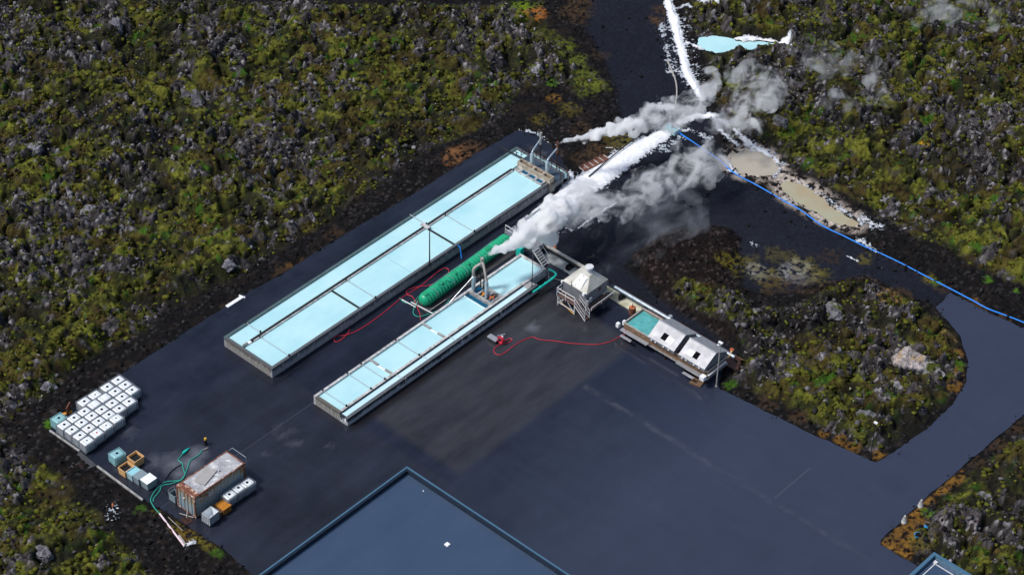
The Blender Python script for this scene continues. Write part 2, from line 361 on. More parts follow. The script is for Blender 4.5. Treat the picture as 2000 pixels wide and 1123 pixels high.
def ground_fields(x, y):
    warp = 1.3*(fbm(x/2.2, y/2.2, 3, 4)-0.5)
    lv = np.full(x.shape, -1e9)
    for P_ in (L1, L2, L3, L4, L5): lv = np.maximum(lv, sdpoly(x, y, P_))
    lava = ss(-0.5, 0.9, lv+warp)
    padd = sdpoly(x, y, PAD); track = ss(-0.5, 0.5, sdpoly(x, y, TRACK)+warp*0.8)
    sco = ss(-0.4, 0.5, np.maximum(sdpoly(x, y, LOW), sdpoly(x, y, LOWB))+warp)
    pools = np.maximum(np.maximum(sdpoly(x, y, MUD1), sdpoly(x, y, MUD2)), sdpoly(x, y, POOLT))
    pools = pools+0.55*(fbm(x/0.7, y/0.7, 171, 4)-0.55)
    h, rm, pit, rockd, jr, k3 = lava_h(x, y, lava, None, sco)
    edge = ss(0.05, 1.0, -padd)                            # keep clear of the asphalt
    dirt = (1-track)*edge
    rough = fbm(x/0.5, y/0.5, 9, 3)-0.5
    base = -0.06+dirt*(0.22*(fbm(x/2.5, y/2.5, 13, 3))+0.22*rough+0.12*k3*(fbm(x/1.5,y/1.5,15,2)>0.5))+edge*0.03*rough
    z = base+sco*(0.6*ss(-0.4, 2.0, np.maximum(sdpoly(x, y, LOW), sdpoly(x, y, LOWB)))+0.35*(fbm(x/0.9, y/0.9, 19, 3)-0.3)+0.15*k3)*edge
    z = z+lava*edge*(np.clip(h+0.75, 0.0, 3))*ss(-0.2, 2.0, lv+warp*0.5)
    z = np.where(pools > -1.6, z*ss(0.1, 1.6, -pools)-0.35*ss(-0.25, 0.25, pools)-0.02, z)
    z = np.where(padd > -0.05, -0.07, z)
    # ---- colours
    n1 = fbm(x/0.9, y/0.9, 101, 4)[..., None]; n2 = fbm(x/4.5, y/4.5, 105, 3)[..., None]; n3 = fbm(x/0.3, y/0.3, 109, 2)[..., None]
    c = np.array
    gravel = c([0.0065, 0.008, 0.0145])*(0.55+0.9*n3)+c([0.004, 0.004, 0.005])*n2
    dirtc = c([0.0045, 0.004, 0.0045])*(0.2+1.6*n3)+c([0.008, 0.005, 0.003])*ss(0.5, 0.8, n1)
    speck = (jr > 0.8)[..., None]*(k3 > 0.45)[..., None]
    dirtc = dirtc+speck*c([0.035, 0.033, 0.035])*n2
    scoc = c([0.009, 0.006, 0.0055])*(0.4+1.2*n3)+speck*c([0.035, 0.026, 0.024])
    mossy = c([0.1, 0.104, 0.014])*ss(0.36, 0.66, n1)+c([0.018, 0.021, 0.006])*(1-ss(0.35, 0.65, n1))
    mossy = mossy*(0.4+1.1*n3)
    olive = ss(0.5, 0.62, fbm(x/2.6, y/2.6, 121, 3))[..., None]; mossy = mossy*(1-0.75*olive)+0.75*olive*c([0.04, 0.027, 0.008])*(0.5+n3)
    lush = ss(0.71, 0.77, fbm(x/1.3, y/1.3, 131, 3))[..., None]; mossy = mossy*(1-lush)+lush*c([0.03, 0.07, 0.006])
    rockc = (c([0.058, 0.055, 0.06])*(0.15+1.2*jr[..., None]**1.5)+c([0.03, 0.024, 0.022])*n2)*(0.5+1.0*n3)
    rockc = rockc+((jr > 0.86)&(k3 > 0.4))[..., None]*c([0.13, 0.125, 0.13])
    pitc = c([0.005, 0.005, 0.0045])
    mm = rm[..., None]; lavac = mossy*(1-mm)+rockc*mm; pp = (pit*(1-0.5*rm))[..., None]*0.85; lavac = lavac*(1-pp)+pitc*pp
    bare = ss(0.55, 0.68, fbm(x/5, y/5, 141, 4))[..., None]*(1-mm)*0.8; lavac = lavac*(1-bare)+bare*c([0.010, 0.0095, 0.008])
    tr = track[..., None]; sv = sco[..., None]; lvm = lava[..., None]
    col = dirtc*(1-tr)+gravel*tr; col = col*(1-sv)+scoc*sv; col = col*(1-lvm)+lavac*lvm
    for (px, py, rr, cc, k) in ACC:
        gx, gy = G(px, py); dd = np.hypot(x-gx, y-gy)
        f = (k*ss(0.0, 0.5, 1-dd/rr+0.9*(fbm(x/0.8, y/0.8, 151, 4)-0.55)))[..., None]*ss(0.3, 0.55, n3)
        f = f*ss(0.0, 0.3, -padd)[..., None]
        col = col*(1-f)+f*c(cc)*(0.6+0.8*n1)
    # pale mineral rims of the mud pools
    rim = (ss(-1.9, -0.3, np.maximum(sdpoly(x, y, MUD1), sdpoly(x, y, MUD2)))*ss(0.4, 0.55, fbm(x/0.6, y/0.6, 161, 4)+0.12*ss(-1.0, 0, pools)))[..., None]
    rimc = c([0.42, 0.36, 0.31])*(0.4+1.1*n3); col = col*(1-rim)+rim*rimc
    return z, np.clip(col, 0.003, 1), lava, dirt, sco, rockd, padd, pools
O_, Y_, GR, BR = (0.17, 0.085, 0.014), (0.12, 0.1, 0.012), (0.05, 0.12, 0.008), (0.045, 0.027, 0.014)
ACC = [(1530, 640, 6, (0.009, 0.008, 0.008), 1), (1590, 650, 4.5, (0.009, 0.008, 0.008), 1), (1490, 690, 4, (0.009, 0.008, 0.008), .9), (1025, 22, 2.6, (0.1, 0.15, 0.008), 1), (1047, 28, 2.0, (0.24, 0.09, 0.02), 1), (905, 297, 1.9, (0.16, 0.075, 0.03), .8), (880, 312, 1.6, (0.16, 0.075, 0.03), .8), (925, 288, 1.5, BR, .8),
       (560, 535, 2, BR, .8), (590, 520, 1.5, O_, .5), (660, 462, 1.5, BR, .7), (450, 600, 1.5, BR, .6),
       (1735, 1062, 1.6, O_, .9), (1765, 1030, 1.8, O_, .9), (1790, 1005, 1.5, O_, .9), (1760, 1075, 1.5, O_, 1), (1740, 1048, 1.3, BR, 1), (1860, 925, 1.6, O_, .7), (1835, 950, 1.6, O_, .9), (1845, 938, 1.4, O_, .8), (1808, 975, 1.2, O_, .7), (1812, 1003, .8, GR, 1), (1780, 1050, 2.5, BR, .6), (1765, 1045, 2.2, O_, .6), (1800, 1060, 1.6, Y_, .5),
       (1900, 900, 1.5, BR, .7), (1940, 865, 1.5, BR, .7), (1980, 835, 1.5, BR, .6), (1722, 1085, .8, GR, .9),
       (1640, 858, .9, O_, .8), (1610, 846, .8, O_, .6), (1665, 874, .9, O_, .6), (1560, 818, 1.2, BR, .8), (1500, 790, 1.3, BR, .7), (1720, 893, 1.0, O_, .9), (1425, 752, 0.9, GR, .8),
       (1882, 730, 1.4, O_, .8), (1880, 715, 1.0, GR, .8), (1870, 755, 1.2, O_, .7), (1868, 690, 1.0, O_, .5), (1850, 665, 1.2, (0.28, 0.17, 0.06), .5),
       (1740, 590, 1.6, (0.18, 0.11, 0.04), .8), (1725, 605, 1.4, (0.18, 0.11, 0.04), .7), (1765, 575, 1.5, BR, .8),
       (1420, 515, 1.6, Y_, .6), (1450, 520, 2.5, Y_, .45), (1480, 530, 1.8, (0.3, 0.3, 0.3), .4), (1500, 540, 2.4, Y_, .5), (1555, 530, 2.4, (0.3, 0.3, 0.3), .5), (1570, 520, 2.2, Y_, .5), (1600, 540, 2, Y_, .5), (1510, 560, 2, BR, .6), (1560, 555, 2, BR, .5), (1520, 500, 2, Y_, .3), (1620, 500, 1.8, BR, .5),
       (1690, 505, 1.2, Y_, .5), (1815, 545, 1.0, Y_, .7), (1830, 552, .8, GR, .7), (1840, 560, 1.2, BR, .6), (1900, 600, 1.5, O_, .5), (1960, 630, 1.5, O_, .5), (1930, 548, .8, GR, 1), (1985, 570, .5, GR, 1), (1885, 590, 1.0, BR, .6),
       (365, 1040, 1.5, O_, .6), (385, 1045, 1.3, Y_, .8), (350, 1025, 1.2, Y_, .6), (410, 1065, 1.2, Y_, .6), (425, 1078, 1.0, GR, .6), (275, 995, 1.0, GR, .6), (305, 998, 0.8, Y_, .6), (95, 828, 0.7, GR, 1),
       (1120, 30, 2.5, BR, .8), (1140, 10, 2.0, BR, .9), (1170, 110, 1.5, BR, .5), (1290, 20, 1.5, BR, .8), (1283, 40, 1.2, O_, .3), (1080, 195, 1.2, O_, .6), (1055, 235, 1.5, Y_, .4), (1110, 215, 1.8, Y_, .35), (1135, 250, 1.5, BR, .6), (1165, 300, 2.0, BR, .9), (1200, 280, 2.0, Y_, .5), (1225, 270, 1.6, Y_, .6), (1140, 310, 1.6, BR, .7), (1180, 285, 1.5, BR, .6),
       (1150, 175, 2.0, (0.08, 0.1, 0.012), .6), (1120, 120, 2.0, (0.1, 0.12, 0.015), .7), (1140, 150, 2.0, (0.09, 0.11, 0.012), .7), (1100, 90, 1.8, (0.1, 0.12, 0.012), .7), (1170, 170, 1.5, (0.09, 0.11, 0.012), .7), (1080, 165, .9, GR, 1), (960, 172, .9, GR, .8), (1800, 300, 1, (0.35, 0.2, 0.01), .9), (1540, 265, 1.2, GR, .8)]
SIL = [([(1025, 462, 1.0), (1040, 440, 1.5), (1085, 400, 1.8), (1150, 357, 1.75), (1230, 302, 1.5), (1290, 266, 1.0), (1318, 250, .5)], 1.2),
       ([(1306, -60, .7), (1303, 0, .6), (1318, 45, .75), (1330, 95, .6), (1341, 140, .7), (1357, 170, .6), (1372, 196, .5)], 1.0),
       ([(1318, 45, 1.6), (1330, 95, 1.5), (1341, 140, 1.7), (1357, 170, 1.2)], .35),
       ([(1290, 52, .8), (1300, 90, .6), (1308, 125, .6), (1316, 140, .8)], .3), ([(1308, 140, .5), (1330, 140, .5)], .4),
       ([(1330, 240, .6), (1362, 226, .7), (1395, 228, .6)], .8), ([(1390, 226, .5), (1430, 252, .5), (1455, 275, .7), (1480, 292, .9), (1510, 305, .6), (1522, 325, .4)], .5),
       ([(1395, 240, .4), (1405, 258, .4), (1440, 285, .5)], .5), ([(1318, 256, .6), (1350, 254, .6), (1385, 270, .6)], .4), ([(1290, 290, 1.2), (1325, 268, 1.0)], .3),
       ([(1278, 205, .8), (1300, 210, 1.0), (1320, 212, .8)], .5), ([(1285, 212, 2.2), (1315, 215, 1.8)], .2),
       ([(1130, 445, .25), (1165, 420, .2), (1205, 395, .2)], .5), ([(1055, 470, .7), (1070, 480, .5)], .5), ([(1160, 430, 1.5), (1110, 455, 1)], .15),
       ([(1018, 258, .5), (1040, 262, .6), (1062, 280, .8), (1060, 295, .7)], .45), ([(1085, 330, .4), (1115, 340, .6), (1120, 352, .3)], .6), ([(1060, 300, 1.2), (1085, 320, .8)], .15),
       ([(1425, 80, .5), (1465, 78, .5), (1535, 88, .6)], 1.0), ([(1470, 88, .6), (1540, 97, .6)], .7), ([(1340, 84, .3), (1372, 95, .5)], .6), ([(1318, 18, .4), (1345, 12, .4), (1350, 20, .3)], .4), ([(1372, 8, .6), (1400, 20, .6)], .6),
       ([(1405, 302, .3), (1440, 340, .35), (1425, 333, .4)], .5), ([(1530, 388, .3), (1545, 397, .3)], .4), ([(1676, 470, .5), (1694, 480, .5)], .5), ([(1690, 480, .4), (1710, 493, .3)], .3), ([(1655, 500, .2), (1675, 510, .2)], .5), ([(1470, 476, .5), (1480, 480, .4)], .3),
       ([(1560, 357, .5), (1610, 385, .5), (1650, 415, .6), (1705, 440, .9)], .32), ([(1680, 430, 1.1), (1716, 445, .8)], .42), ([(1500, 300, .6), (1525, 325, .6), (1515, 345, .5)], .4), ([(1200, 250, .2), (1215, 247, .2)], .4),
       ([(222, 990, .9), (222, 1010, .9)], .25), ([(365, 1064, .4), (378, 1060, .4)], .6)]
SIL = [([(*G(a, b), wd) for a, b, wd in pts], k) for pts, k in SIL]

# ------------------------------------------------------------------ the ground sheet (fine where it is seen, coarse out to the horizon)
def axis(lo, hi, st, far):
    core = np.arange(lo, hi+st/2, st); a = [hi]; s_ = st
    while a[-1] < far: s_ *= 1.3; a.append(a[-1]+s_)
    b = [lo]; s_ = st
    while b[-1] > -far: s_ *= 1.3; b.append(b[-1]-s_)
    return np.concatenate([np.array(b[:0:-1]), core, np.array(a[1:])]), len(b)-1, len(core)
STEP = 0.13
AX, a0, na = axis(-62, 63, STEP, 1500); BX, b0, nb = axis(-43, 54, STEP, 1500)
FH = np.array([math.sin(PS), math.cos(PS)]); RH = RT[:2]
AA, BB = np.meshgrid(AX, BX); X = AA*RH[0]+BB*FH[0]; Y = AA*RH[1]+BB*FH[1]
Z, COL, LAVA, DIRT, SCO, ROCKD, PADD, POOLS = ground_fields(X, Y)
def grid_mesh(name, keep, X_, Y_, Z_, mat, col=None, smooth=True):
    ny, nx = X_.shape; idx = np.arange(nx*ny).reshape(ny, nx)
    q = np.stack([idx[:-1, :-1], idx[:-1, 1:], idx[1:, 1:], idx[1:, :-1]], -1).reshape(-1, 4)
    if keep is not None: q = q[keep.reshape(-1)]
    used, inv = np.unique(q, return_inverse=True); q = inv.reshape(-1, 4)
    co = np.stack([X_.reshape(-1)[used], Y_.reshape(-1)[used], Z_.reshape(-1)[used]], -1).astype(np.float32)
    me = bpy.data.meshes.new(name); me.vertices.add(len(co)); me.vertices.foreach_set('co', co.ravel())
    me.loops.add(q.size); me.loops.foreach_set('vertex_index', q.ravel().astype(np.int32))
    me.polygons.add(len(q)); me.polygons.foreach_set('loop_start', np.arange(0, q.size, 4, dtype=np.int32))
    me.update(calc_edges=True)
    if smooth: me.polygons.foreach_set('use_smooth', np.ones(len(q), bool))
    if col is not None:
        at = me.color_attributes.new('tint', 'FLOAT_COLOR', 'POINT'); cc = np.ones((len(co), 4), np.float32); cc[:, :3] = col.reshape(-1, 3)[used]
        at.data.foreach_set('color', cc.ravel())
    me.materials.append(mat); o = bpy.data.objects.new(name, me); C.objects.link(o); return o
def earth_mat(name, rough, bstr, sc1=5.0, amt=0.5):
    mt, nt, bs = newmat(name)
    at = N(nt, 'ShaderNodeAttribute', attribute_name='tint')
    f = noise(nt, sc1, 6, None, 0.7); g = noise(nt, 1.1, 3)
    k = ramp(nt, f, [(0.28, grey(1-amt)), (0.72, grey(1+amt*1.5))])
    c = mixc(nt, 1.0, at.outputs['Color'], k, 'MULTIPLY')
    links(nt, c, bs.inputs['Base Color']); bs.inputs['Roughness'].default_value = rough
    bs.inputs['Specular IOR Level'].default_value = 0.12
    if bstr: bump(nt, bs, noise(nt, sc1*1.6, 5, None, 0.7), bstr, 0.12)
    return mt
M['earth'] = earth_mat('lava_moss_ground', 0.85, 0.9)
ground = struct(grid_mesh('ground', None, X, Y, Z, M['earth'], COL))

# mineral crust: pale deposit along the hot streams, kept where it is thick enough
def bil(A, a, b):
    u = np.clip((a-AX[a0])/STEP, 0, na-1.001); v = np.clip((b-BX[b0])/STEP, 0, nb-1.001); i = u.astype(int); j = v.astype(int); fu, fv = u-i, v-j; i = i+a0; j = j+b0
    return (A[j, i]*(1-fu)+A[j, i+1]*fu)*(1-fv)+(A[j+1, i]*(1-fu)+A[j+1, i+1]*fu)*fv
def crust(alo, ahi, blo, bhi, st=0.065):
    ca, cb = np.meshgrid(np.arange(alo, ahi, st), np.arange(blo, bhi, st)); x = ca*RH[0]+cb*FH[0]; y = ca*RH[1]+cb*FH[1]
    W = np.zeros(x.shape)
    for pts, k in SIL: W = np.maximum(W, k*np.clip(1.25-dline(x, y, pts), 0, 1.25))
    nz = fbm(x/0.55, y/0.55, 201, 4, 0.65); nf = fbm(x/0.15, y/0.15, 207, 2)
    W = np.where(bil(PADD, ca, cb) > -0.02, 0, W); keepv = W+0.75*(nz-0.5)*(1-0.6*ss(.5, 1, W))+0.75*(nf-0.5) > 0.27
    keepv &= W > 0.03
    kc = keepv[:-1, :-1] & keepv[1:, :-1] & keepv[:-1, 1:] & keepv[1:, 1:] & ~(bil(POOLS, ca, cb) > 0)[:-1, :-1]
    z = bil(Z, ca, cb)+0.025+0.2*ss(0.4, 1.3, W)+0.06*nz+0.03*nf
    t = np.clip(ss(0.2, 0.95, W+0.6*(nz-0.5)), 0, 1)[..., None]; col = np.array([0.3, 0.33, 0.37])*(1-t)+np.array([0.84, 0.85, 0.87])*t
    return struct(grid_mesh('mineral_crust', kc, x, y, z, M['crust'], col*(0.8+0.35*nf[..., None])), 'stuff')
def crust_mat():
    mt, nt, bs = newmat('mineral_crust')
    f = noise(nt, 2.5, 6, None, 0.65); g = noise(nt, 0.6, 4)
    at = N(nt, 'ShaderNodeAttribute', attribute_name='tint')
    c = mixc(nt, 1.0, at.outputs['Color'], ramp(nt, mixc(nt, .5, f, g), [(0.3, (0.72, 0.75, 0.8)), (0.52, (1.0, 1.0, 1.0))]), 'MULTIPLY')
    links(nt, c, bs.inputs['Base Color']); bs.inputs['Roughness'].default_value = 0.6; bump(nt, bs, f, 0.4, 0.1); return mt
M['crust'] = crust_mat()
crust(-3, 46, -2, 53.9)
la, lb = [f_(G(222, 1000)) for f_ in (lambda p: p[0]*RH[0]+p[1]*RH[1], lambda p: p[0]*FH[0]+p[1]*FH[1])]; crust(la-3, la+12, lb-6, lb+3)

# asphalt: a sheet with its border snapped to the outline
def pad_sheet():
    st = 0.3; xs = np.arange(-80, 95, st); ys = np.arange(-95, 60, st); X_, Y_ = np.meshgrid(xs, ys)
    s = sdpoly(X_, Y_, PAD); ins = s > 0
    keep = ins[:-1, :-1] | ins[1:, :-1] | ins[:-1, 1:] | ins[1:, 1:]
    out = ~ins & (s > -2*st)
    xo, yo = X_[out], Y_[out]; bd = np.full(xo.shape, 1e9); bx = xo.copy(); by = yo.copy(); n = len(PAD)
    for i in range(n):
        (ax, ay), (cx, cy) = PAD[i], PAD[(i+1) % n]; ex, ey = cx-ax, cy-ay
        t = np.clip(((xo-ax)*ex+(yo-ay)*ey)/(ex*ex+ey*ey), 0, 1); qx, qy = ax+t*ex, ay+t*ey; d = np.hypot(xo-qx, yo-qy)
        m_ = d < bd; bd = np.where(m_, d, bd); bx = np.where(m_, qx, bx); by = np.where(m_, qy, by)
    X_[out] = bx+0.3*(fbm(bx/0.9, by/0.9, 5, 3)-0.5); Y_[out] = by+0.3*(fbm(bx/0.9, by/0.9, 6, 3)-0.5)
    return grid_mesh('asphalt_yard', keep, X_, Y_, X_*0.0, M['asphalt'])
def asphalt_mat():
    mt, nt, bs = newmat('wet_asphalt')
    tc = N(nt, 'ShaderNodeTexCoord'); sx = N(nt, 'ShaderNodeSeparateXYZ'); links(nt, tc.outputs['Object'], sx.inputs[0])
    x, y = sx.outputs['X'], sx.outputs['Y']
    n1 = noise(nt, 0.09, 5, None, 0.6); n2 = noise(nt, 0.5, 6, (1, 0.25, 1), 0.65); n3 = noise(nt, 14, 3); n4 = noise(nt, 0.35, 5, None, 0.6)
    def win(v, a, b, s=8.0):
        return mth(nt, 'MULTIPLY', clampm(mth(nt, 'MULTIPLY', mth(nt, 'SUBTRACT', v, a), s)), clampm(mth(nt, 'MULTIPLY', mth(nt, 'SUBTRACT', b, v), s)))
    def clampm(v):
        n = N(nt, 'ShaderNodeClamp'); links(nt, v, n.inputs[0]); return n.outputs[0]
    wob = mth(nt, 'MULTIPLY', mth(nt, 'SUBTRACT', n4, 0.5), 0.5)
    xw = mth(nt, 'ADD', x, wob); yw = mth(nt, 'ADD', y, wob)
    base = ramp(nt, n1, [(0.38, (0.007, 0.009, 0.016)), (0.62, (0.020, 0.0245, 0.041))])
    base = mixc(nt, 0.5, base, ramp(nt, n2, [(0.35, (0.006, 0.008, 0.014)), (0.68, (0.023, 0.028, 0.046))]))
    # older, browner lane beside the long basins; darker repaired square; paler outer yard
    lane = mth(nt, 'MULTIPLY', win(xw, 2.4, 14.5, 1.3), win(yw, -23.1, 2.5, 1.2))
    base = mixc(nt, mth(nt, 'MULTIPLY', lane, 0.75), base, ramp(nt, n2, [(0.3, (0.021, 0.021, 0.025)), (0.7, (0.047, 0.046, 0.050))]))
    sq = mth(nt, 'MULTIPLY', win(xw, 14.6, 28.0, 4), win(yw, -5.6, 0.4, 2))
    base = mixc(nt, mth(nt, 'MULTIPLY', sq, 0.75), base, (0.011, 0.016, 0.034))
    strip = mth(nt, 'MULTIPLY', win(yw, -6.5, -5.6, 3), win(xw, 14.4, 60.0, 2))
    base = mixc(nt, mth(nt, 'MULTIPLY', mth(nt, 'MULTIPLY', strip, ramp(nt, noise(nt, .5, 5), [(.42, grey(0)), (.6, grey(1))])), .75), base, (0.075, 0.075, 0.085))
    rowm = noise(nt, 1.0, 5, (0.16, 0.45, 1), 0.6); blk = win(xw, 14.6, 60.0, 2)
    base = mixc(nt, mth(nt, 'MULTIPLY', ramp(nt, rowm, [(0.46, grey(0)), (0.6, grey(.75))]), blk), base, (0.014, 0.018, 0.03))
    wet_shade_band = mth(nt, 'MULTIPLY', win(xw, 2.0, 3.6, 2), win(yw, -25.6, 3.0, 2))  # damp strip along the basin wall, with the wall's shade painted into its colour
    base = mixc(nt, mth(nt, 'MULTIPLY', wet_shade_band, .7), base, (0.01, 0.009, 0.009))
    oldp = mth(nt, 'MULTIPLY', win(xw, -11.0, 16.0, 1), win(yw, -50.0, -24.0, 2))
    base = mixc(nt, mth(nt, 'MULTIPLY', mth(nt, 'MULTIPLY', oldp, n4), .35), base, (0.036, 0.036, 0.043))
    outer = win(xw, 12.0, 200.0, 0.06)
    base = mixc(nt, mth(nt, 'MULTIPLY', outer, 0.6), base, (0.044, 0.055, 0.092))
    # silt washed over the yard in places
    silt = 0
    for (px, py, r_, k) in ((555, 850, 3.4, .36), (575, 865, 2.0, .4), (640, 870, 1.8, .36), (520, 890, 2.5, .3), (470, 900, 2.5, .35), (250, 845, 2.6, .42), (240, 910, 1.6, .7), (340, 905, 2.5, .8), (300, 900, 2.0, .55), (385, 885, 1.8, .9), (372, 905, 2.0, 1.0), (350, 925, 1.5, .8), (1040, 640, 1.4, .7), (1045, 630, 2.4, .3), (450, 610, 1.5, .3), (1040, 290, 1.6, .5), (1085, 325, 2.2, .4), (1060, 300, 2.4, .4), (780, 640, 3, .25), (690, 640, 3, .18), (1040, 560, 2.5, .2), (130, 900, 1.2, .5), (1000, 660, 2.0, .25), (1070, 575, 2.5, .25)):
        gx, gy = G(px, py)
        vd = N(nt, 'ShaderNodeVectorMath', operation='DISTANCE'); links(nt, tc.outputs['Object'], vd.inputs[0]); vd.inputs[1].default_value = (gx, gy, 0)
        f = mth(nt, 'MULTIPLY', clampm(mth(nt, 'SUBTRACT', 1.0, mth(nt, 'DIVIDE', vd.outputs['Value'], r_))), k)
        silt = f if isinstance(silt, int) else mth(nt, 'MAXIMUM', silt, f)
    ns = noise(nt, 1.1, 9, (1, 0.45, 1), 0.78)
    silt = mth(nt, 'MULTIPLY', ramp(nt, mth(nt, 'ADD', silt, mth(nt, 'SUBTRACT', ns, 0.62)), [(0.12, grey(0)), (0.75, grey(1))]), 0.62)
    base = mixc(nt, silt, base, (0.17, 0.18, 0.21))
    seam = mth(nt, 'MAXIMUM', win(x, -2.35, -2.25, 40), mth(nt, 'MULTIPLY', win(x, 36.7, 36.9, 20), win(y, -5.5, -0.2, 20)))
    base = mixc(nt, mth(nt, 'MULTIPLY', seam, 0.3), base, (0.1, 0.11, 0.13))
    grain = ramp(nt, n3, [(0.3, grey(0.75)), (0.7, grey(1.25))])
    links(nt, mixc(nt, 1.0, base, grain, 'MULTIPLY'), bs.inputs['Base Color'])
    wet = ramp(nt, noise(nt, 0.2, 6, (1, 0.6, 1), 0.65), [(0.4, grey(0.1)), (0.62, grey(0.26))])
    links(nt, wet, bs.inputs['Roughness']); streaks = noise(nt, 1.0, 6, (0.22, 0.9, 1), 0.65); cloudy = noise(nt, 0.13, 5, None, 0.62)
    sp = mth(nt, 'MULTIPLY', ramp(nt, streaks, [(0.38, grey(0.62)), (0.6, grey(1.0))]), ramp(nt, cloudy, [(0.36, grey(0.68)), (0.62, grey(1.08))]))
    sp = mth(nt, 'MULTIPLY', sp, mth(nt, 'SUBTRACT', 1.0, mth(nt, 'MULTIPLY', sq, .42)))
    sp = mth(nt, 'MULTIPLY', sp, mth(nt, 'SUBTRACT', 1.0, mth(nt, 'MULTIPLY', wet_shade_band, .5)))
    sp = mth(nt, 'MULTIPLY', sp, mth(nt, 'ADD', 0.8, mth(nt, 'MULTIPLY', outer, .35)))
    links(nt, mth(nt, 'MULTIPLY', sp, 0.52), bs.inputs['Specular IOR Level'])
    bump(nt, bs, n3, 0.08, 0.02)
    return mt
M['asphalt'] = asphalt_mat()
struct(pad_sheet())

# pools in the lava
def flat(name, pts, z, mat):
    mb = MB(); mb.poly([(x, y, z) for x, y in pts]); return mb.build(name, mat, smooth=False)
def grow(p, k, e):
    cx, cy = sum(q[0] for q in p)/len(p), sum(q[1] for q in p)/len(p)
    return [(cx+(x-cx)*k+e*(x-cx)/max(.1, math.hypot(x-cx, y-cy)), cy+(y-cy)*k+e*(y-cy)/max(.1, math.hypot(x-cx, y-cy))) for x, y in p]
struct(flat('mud_water', grow(MUD1, 1.0, .22), -0.12, 'mud')); struct(flat('mud_water', grow(MUD2, 1.0, .22), -0.12, 'mud_green')); struct(flat('water', grow(POOLT, 1.0, .2), -0.12, 'milky'))

# ------------------------------------------------------------------ scattered lava stones (uncountable)
def ico(sub):
    bm = bmesh.new(); bmesh.ops.create_icosphere(bm, subdivisions=sub, radius=1.0)
    v = np.array([q.co[:] for q in bm.verts]); f = np.array([[q.index for q in t.verts] for t in bm.faces]); bm.free(); return v, f
def zat(x, y):
    a = x*RH[0]+y*RH[1]; b = x*FH[0]+y*FH[1]
    i = np.clip(((a-AX[a0])/STEP).round().astype(int), 0, na-1)+a0; j = np.clip(((b-BX[b0])/STEP).round().astype(int), 0, nb-1)+b0
    return j, i
def stones(name, n, smin, smax, prob, colf, sub=1, sink=0.25, jit=0.34, flat=1.0):
    v, f = ico(sub); a = RNG.uniform(-61, 62, n); b = RNG.uniform(-42, 53, n)
    x = a*RH[0]+b*FH[0]; y = a*RH[1]+b*FH[1]; j, i = zat(x, y)
    p = prob(j, i, x, y); k = RNG.random(n) < p; x, y, j, i = x[k], y[k], j[k], i[k]; n = len(x)
    s = smin*(smax/smin)**(RNG.random(n)**1.7)
    sh = v[None]*(1+jit*RNG.standard_normal((n, len(v), 1)))
    sh = sh*(s[:, None, None]*RNG.uniform(0.65, 1.25, (n, 1, 3)))
    t = RNG.uniform(0, 6.28, n); ct, st = np.cos(t)[:, None], np.sin(t)[:, None]
    P_ = np.stack([sh[..., 0]*ct-sh[..., 1]*st+x[:, None], sh[..., 0]*st+sh[..., 1]*ct+y[:, None], sh[..., 2]*flat+(np.where(PADD[j, i] > -0.03, 0.0, Z[j, i])+s*(0.55-sink))[:, None]], -1)
    F_ = (f[None]+(np.arange(n)*len(v))[:, None, None]).reshape(-1, 3)
    me = bpy.data.meshes.new(name); me.vertices.add(n*len(v)); me.vertices.foreach_set('co', P_.astype(np.float32).ravel())
    me.loops.add(F_.size); me.loops.foreach_set('vertex_index', F_.ravel().astype(np.int32))
    me.polygons.add(len(F_)); me.polygons.foreach_set('loop_start', np.arange(0, F_.size, 3, dtype=np.int32)); me.update(calc_edges=True)
    cc = np.ones((n, len(v), 4), np.float32); cc[..., :3] = colf(n, j, i)[:, None, :]*RNG.uniform(0.75, 1.25, (n, len(v), 1))
    at = me.color_attributes.new('tint', 'FLOAT_COLOR', 'POINT'); at.data.foreach_set('color', cc.ravel())
    me.materials.append(M['stone']); o = bpy.data.objects.new(name, me); C.objects.link(o); return struct(o, 'stuff')
M['stone'] = earth_mat('lava_stone', 0.9, 0.6, 7.0, 0.45)
def pl(j, i, x, y):
    return np.where(PADD[j, i] > -0.3, 0, LAVA[j, i]*(0.10+0.9*ROCKD[j, i]))*(POOLS[j, i] < -0.2)
def cl(n, j, i):
    g = RNG.random((n, 1)); base = np.array([0.10, 0.095, 0.10])*(0.07+1.3*g**2.8)
    mo = (RNG.random((n, 1)) < 0.36*(1-0.6*ROCKD[j, i][:, None])); base = np.where(mo, np.array([0.06, 0.07, 0.008])*(0.4+g), base)
    return base+((RNG.random((n, 1)) < 0.05)*np.array([0.13, 0.125, 0.125]))
stones('lava_stones', 66000, 0.06, 0.3, pl, cl, flat=0.75)
stones('pale_stone_chips', 60000, 0.035, 0.11, lambda j, i, x, y: pl(j, i, x, y)*(fbm(x/0.7, y/0.7, 311, 3) > 0.47), lambda n, j, i: np.array([0.2, 0.19, 0.195])*(0.2+1.1*RNG.random((n, 1))**1.5), sink=.1)
def pm(j, i, x, y):
    return np.where(PADD[j, i] > -0.8, 0, LAVA[j, i]*(1-0.85*ROCKD[j, i])*0.8)*(POOLS[j, i] < -0.6)*(fbm(x/1.2, y/1.2, 301, 3) > 0.46)
def cm(n, j, i):
    g = RNG.random((n, 1)); return np.where(RNG.random((n, 1)) < .15, np.array([0.05, 0.035, 0.01]), np.array([0.088, 0.092, 0.012]))*(0.25+.9*g)
stones('moss_cushions', 60000, 0.12, 0.36, pm, cm, sink=0.42, jit=0.24, flat=0.6)
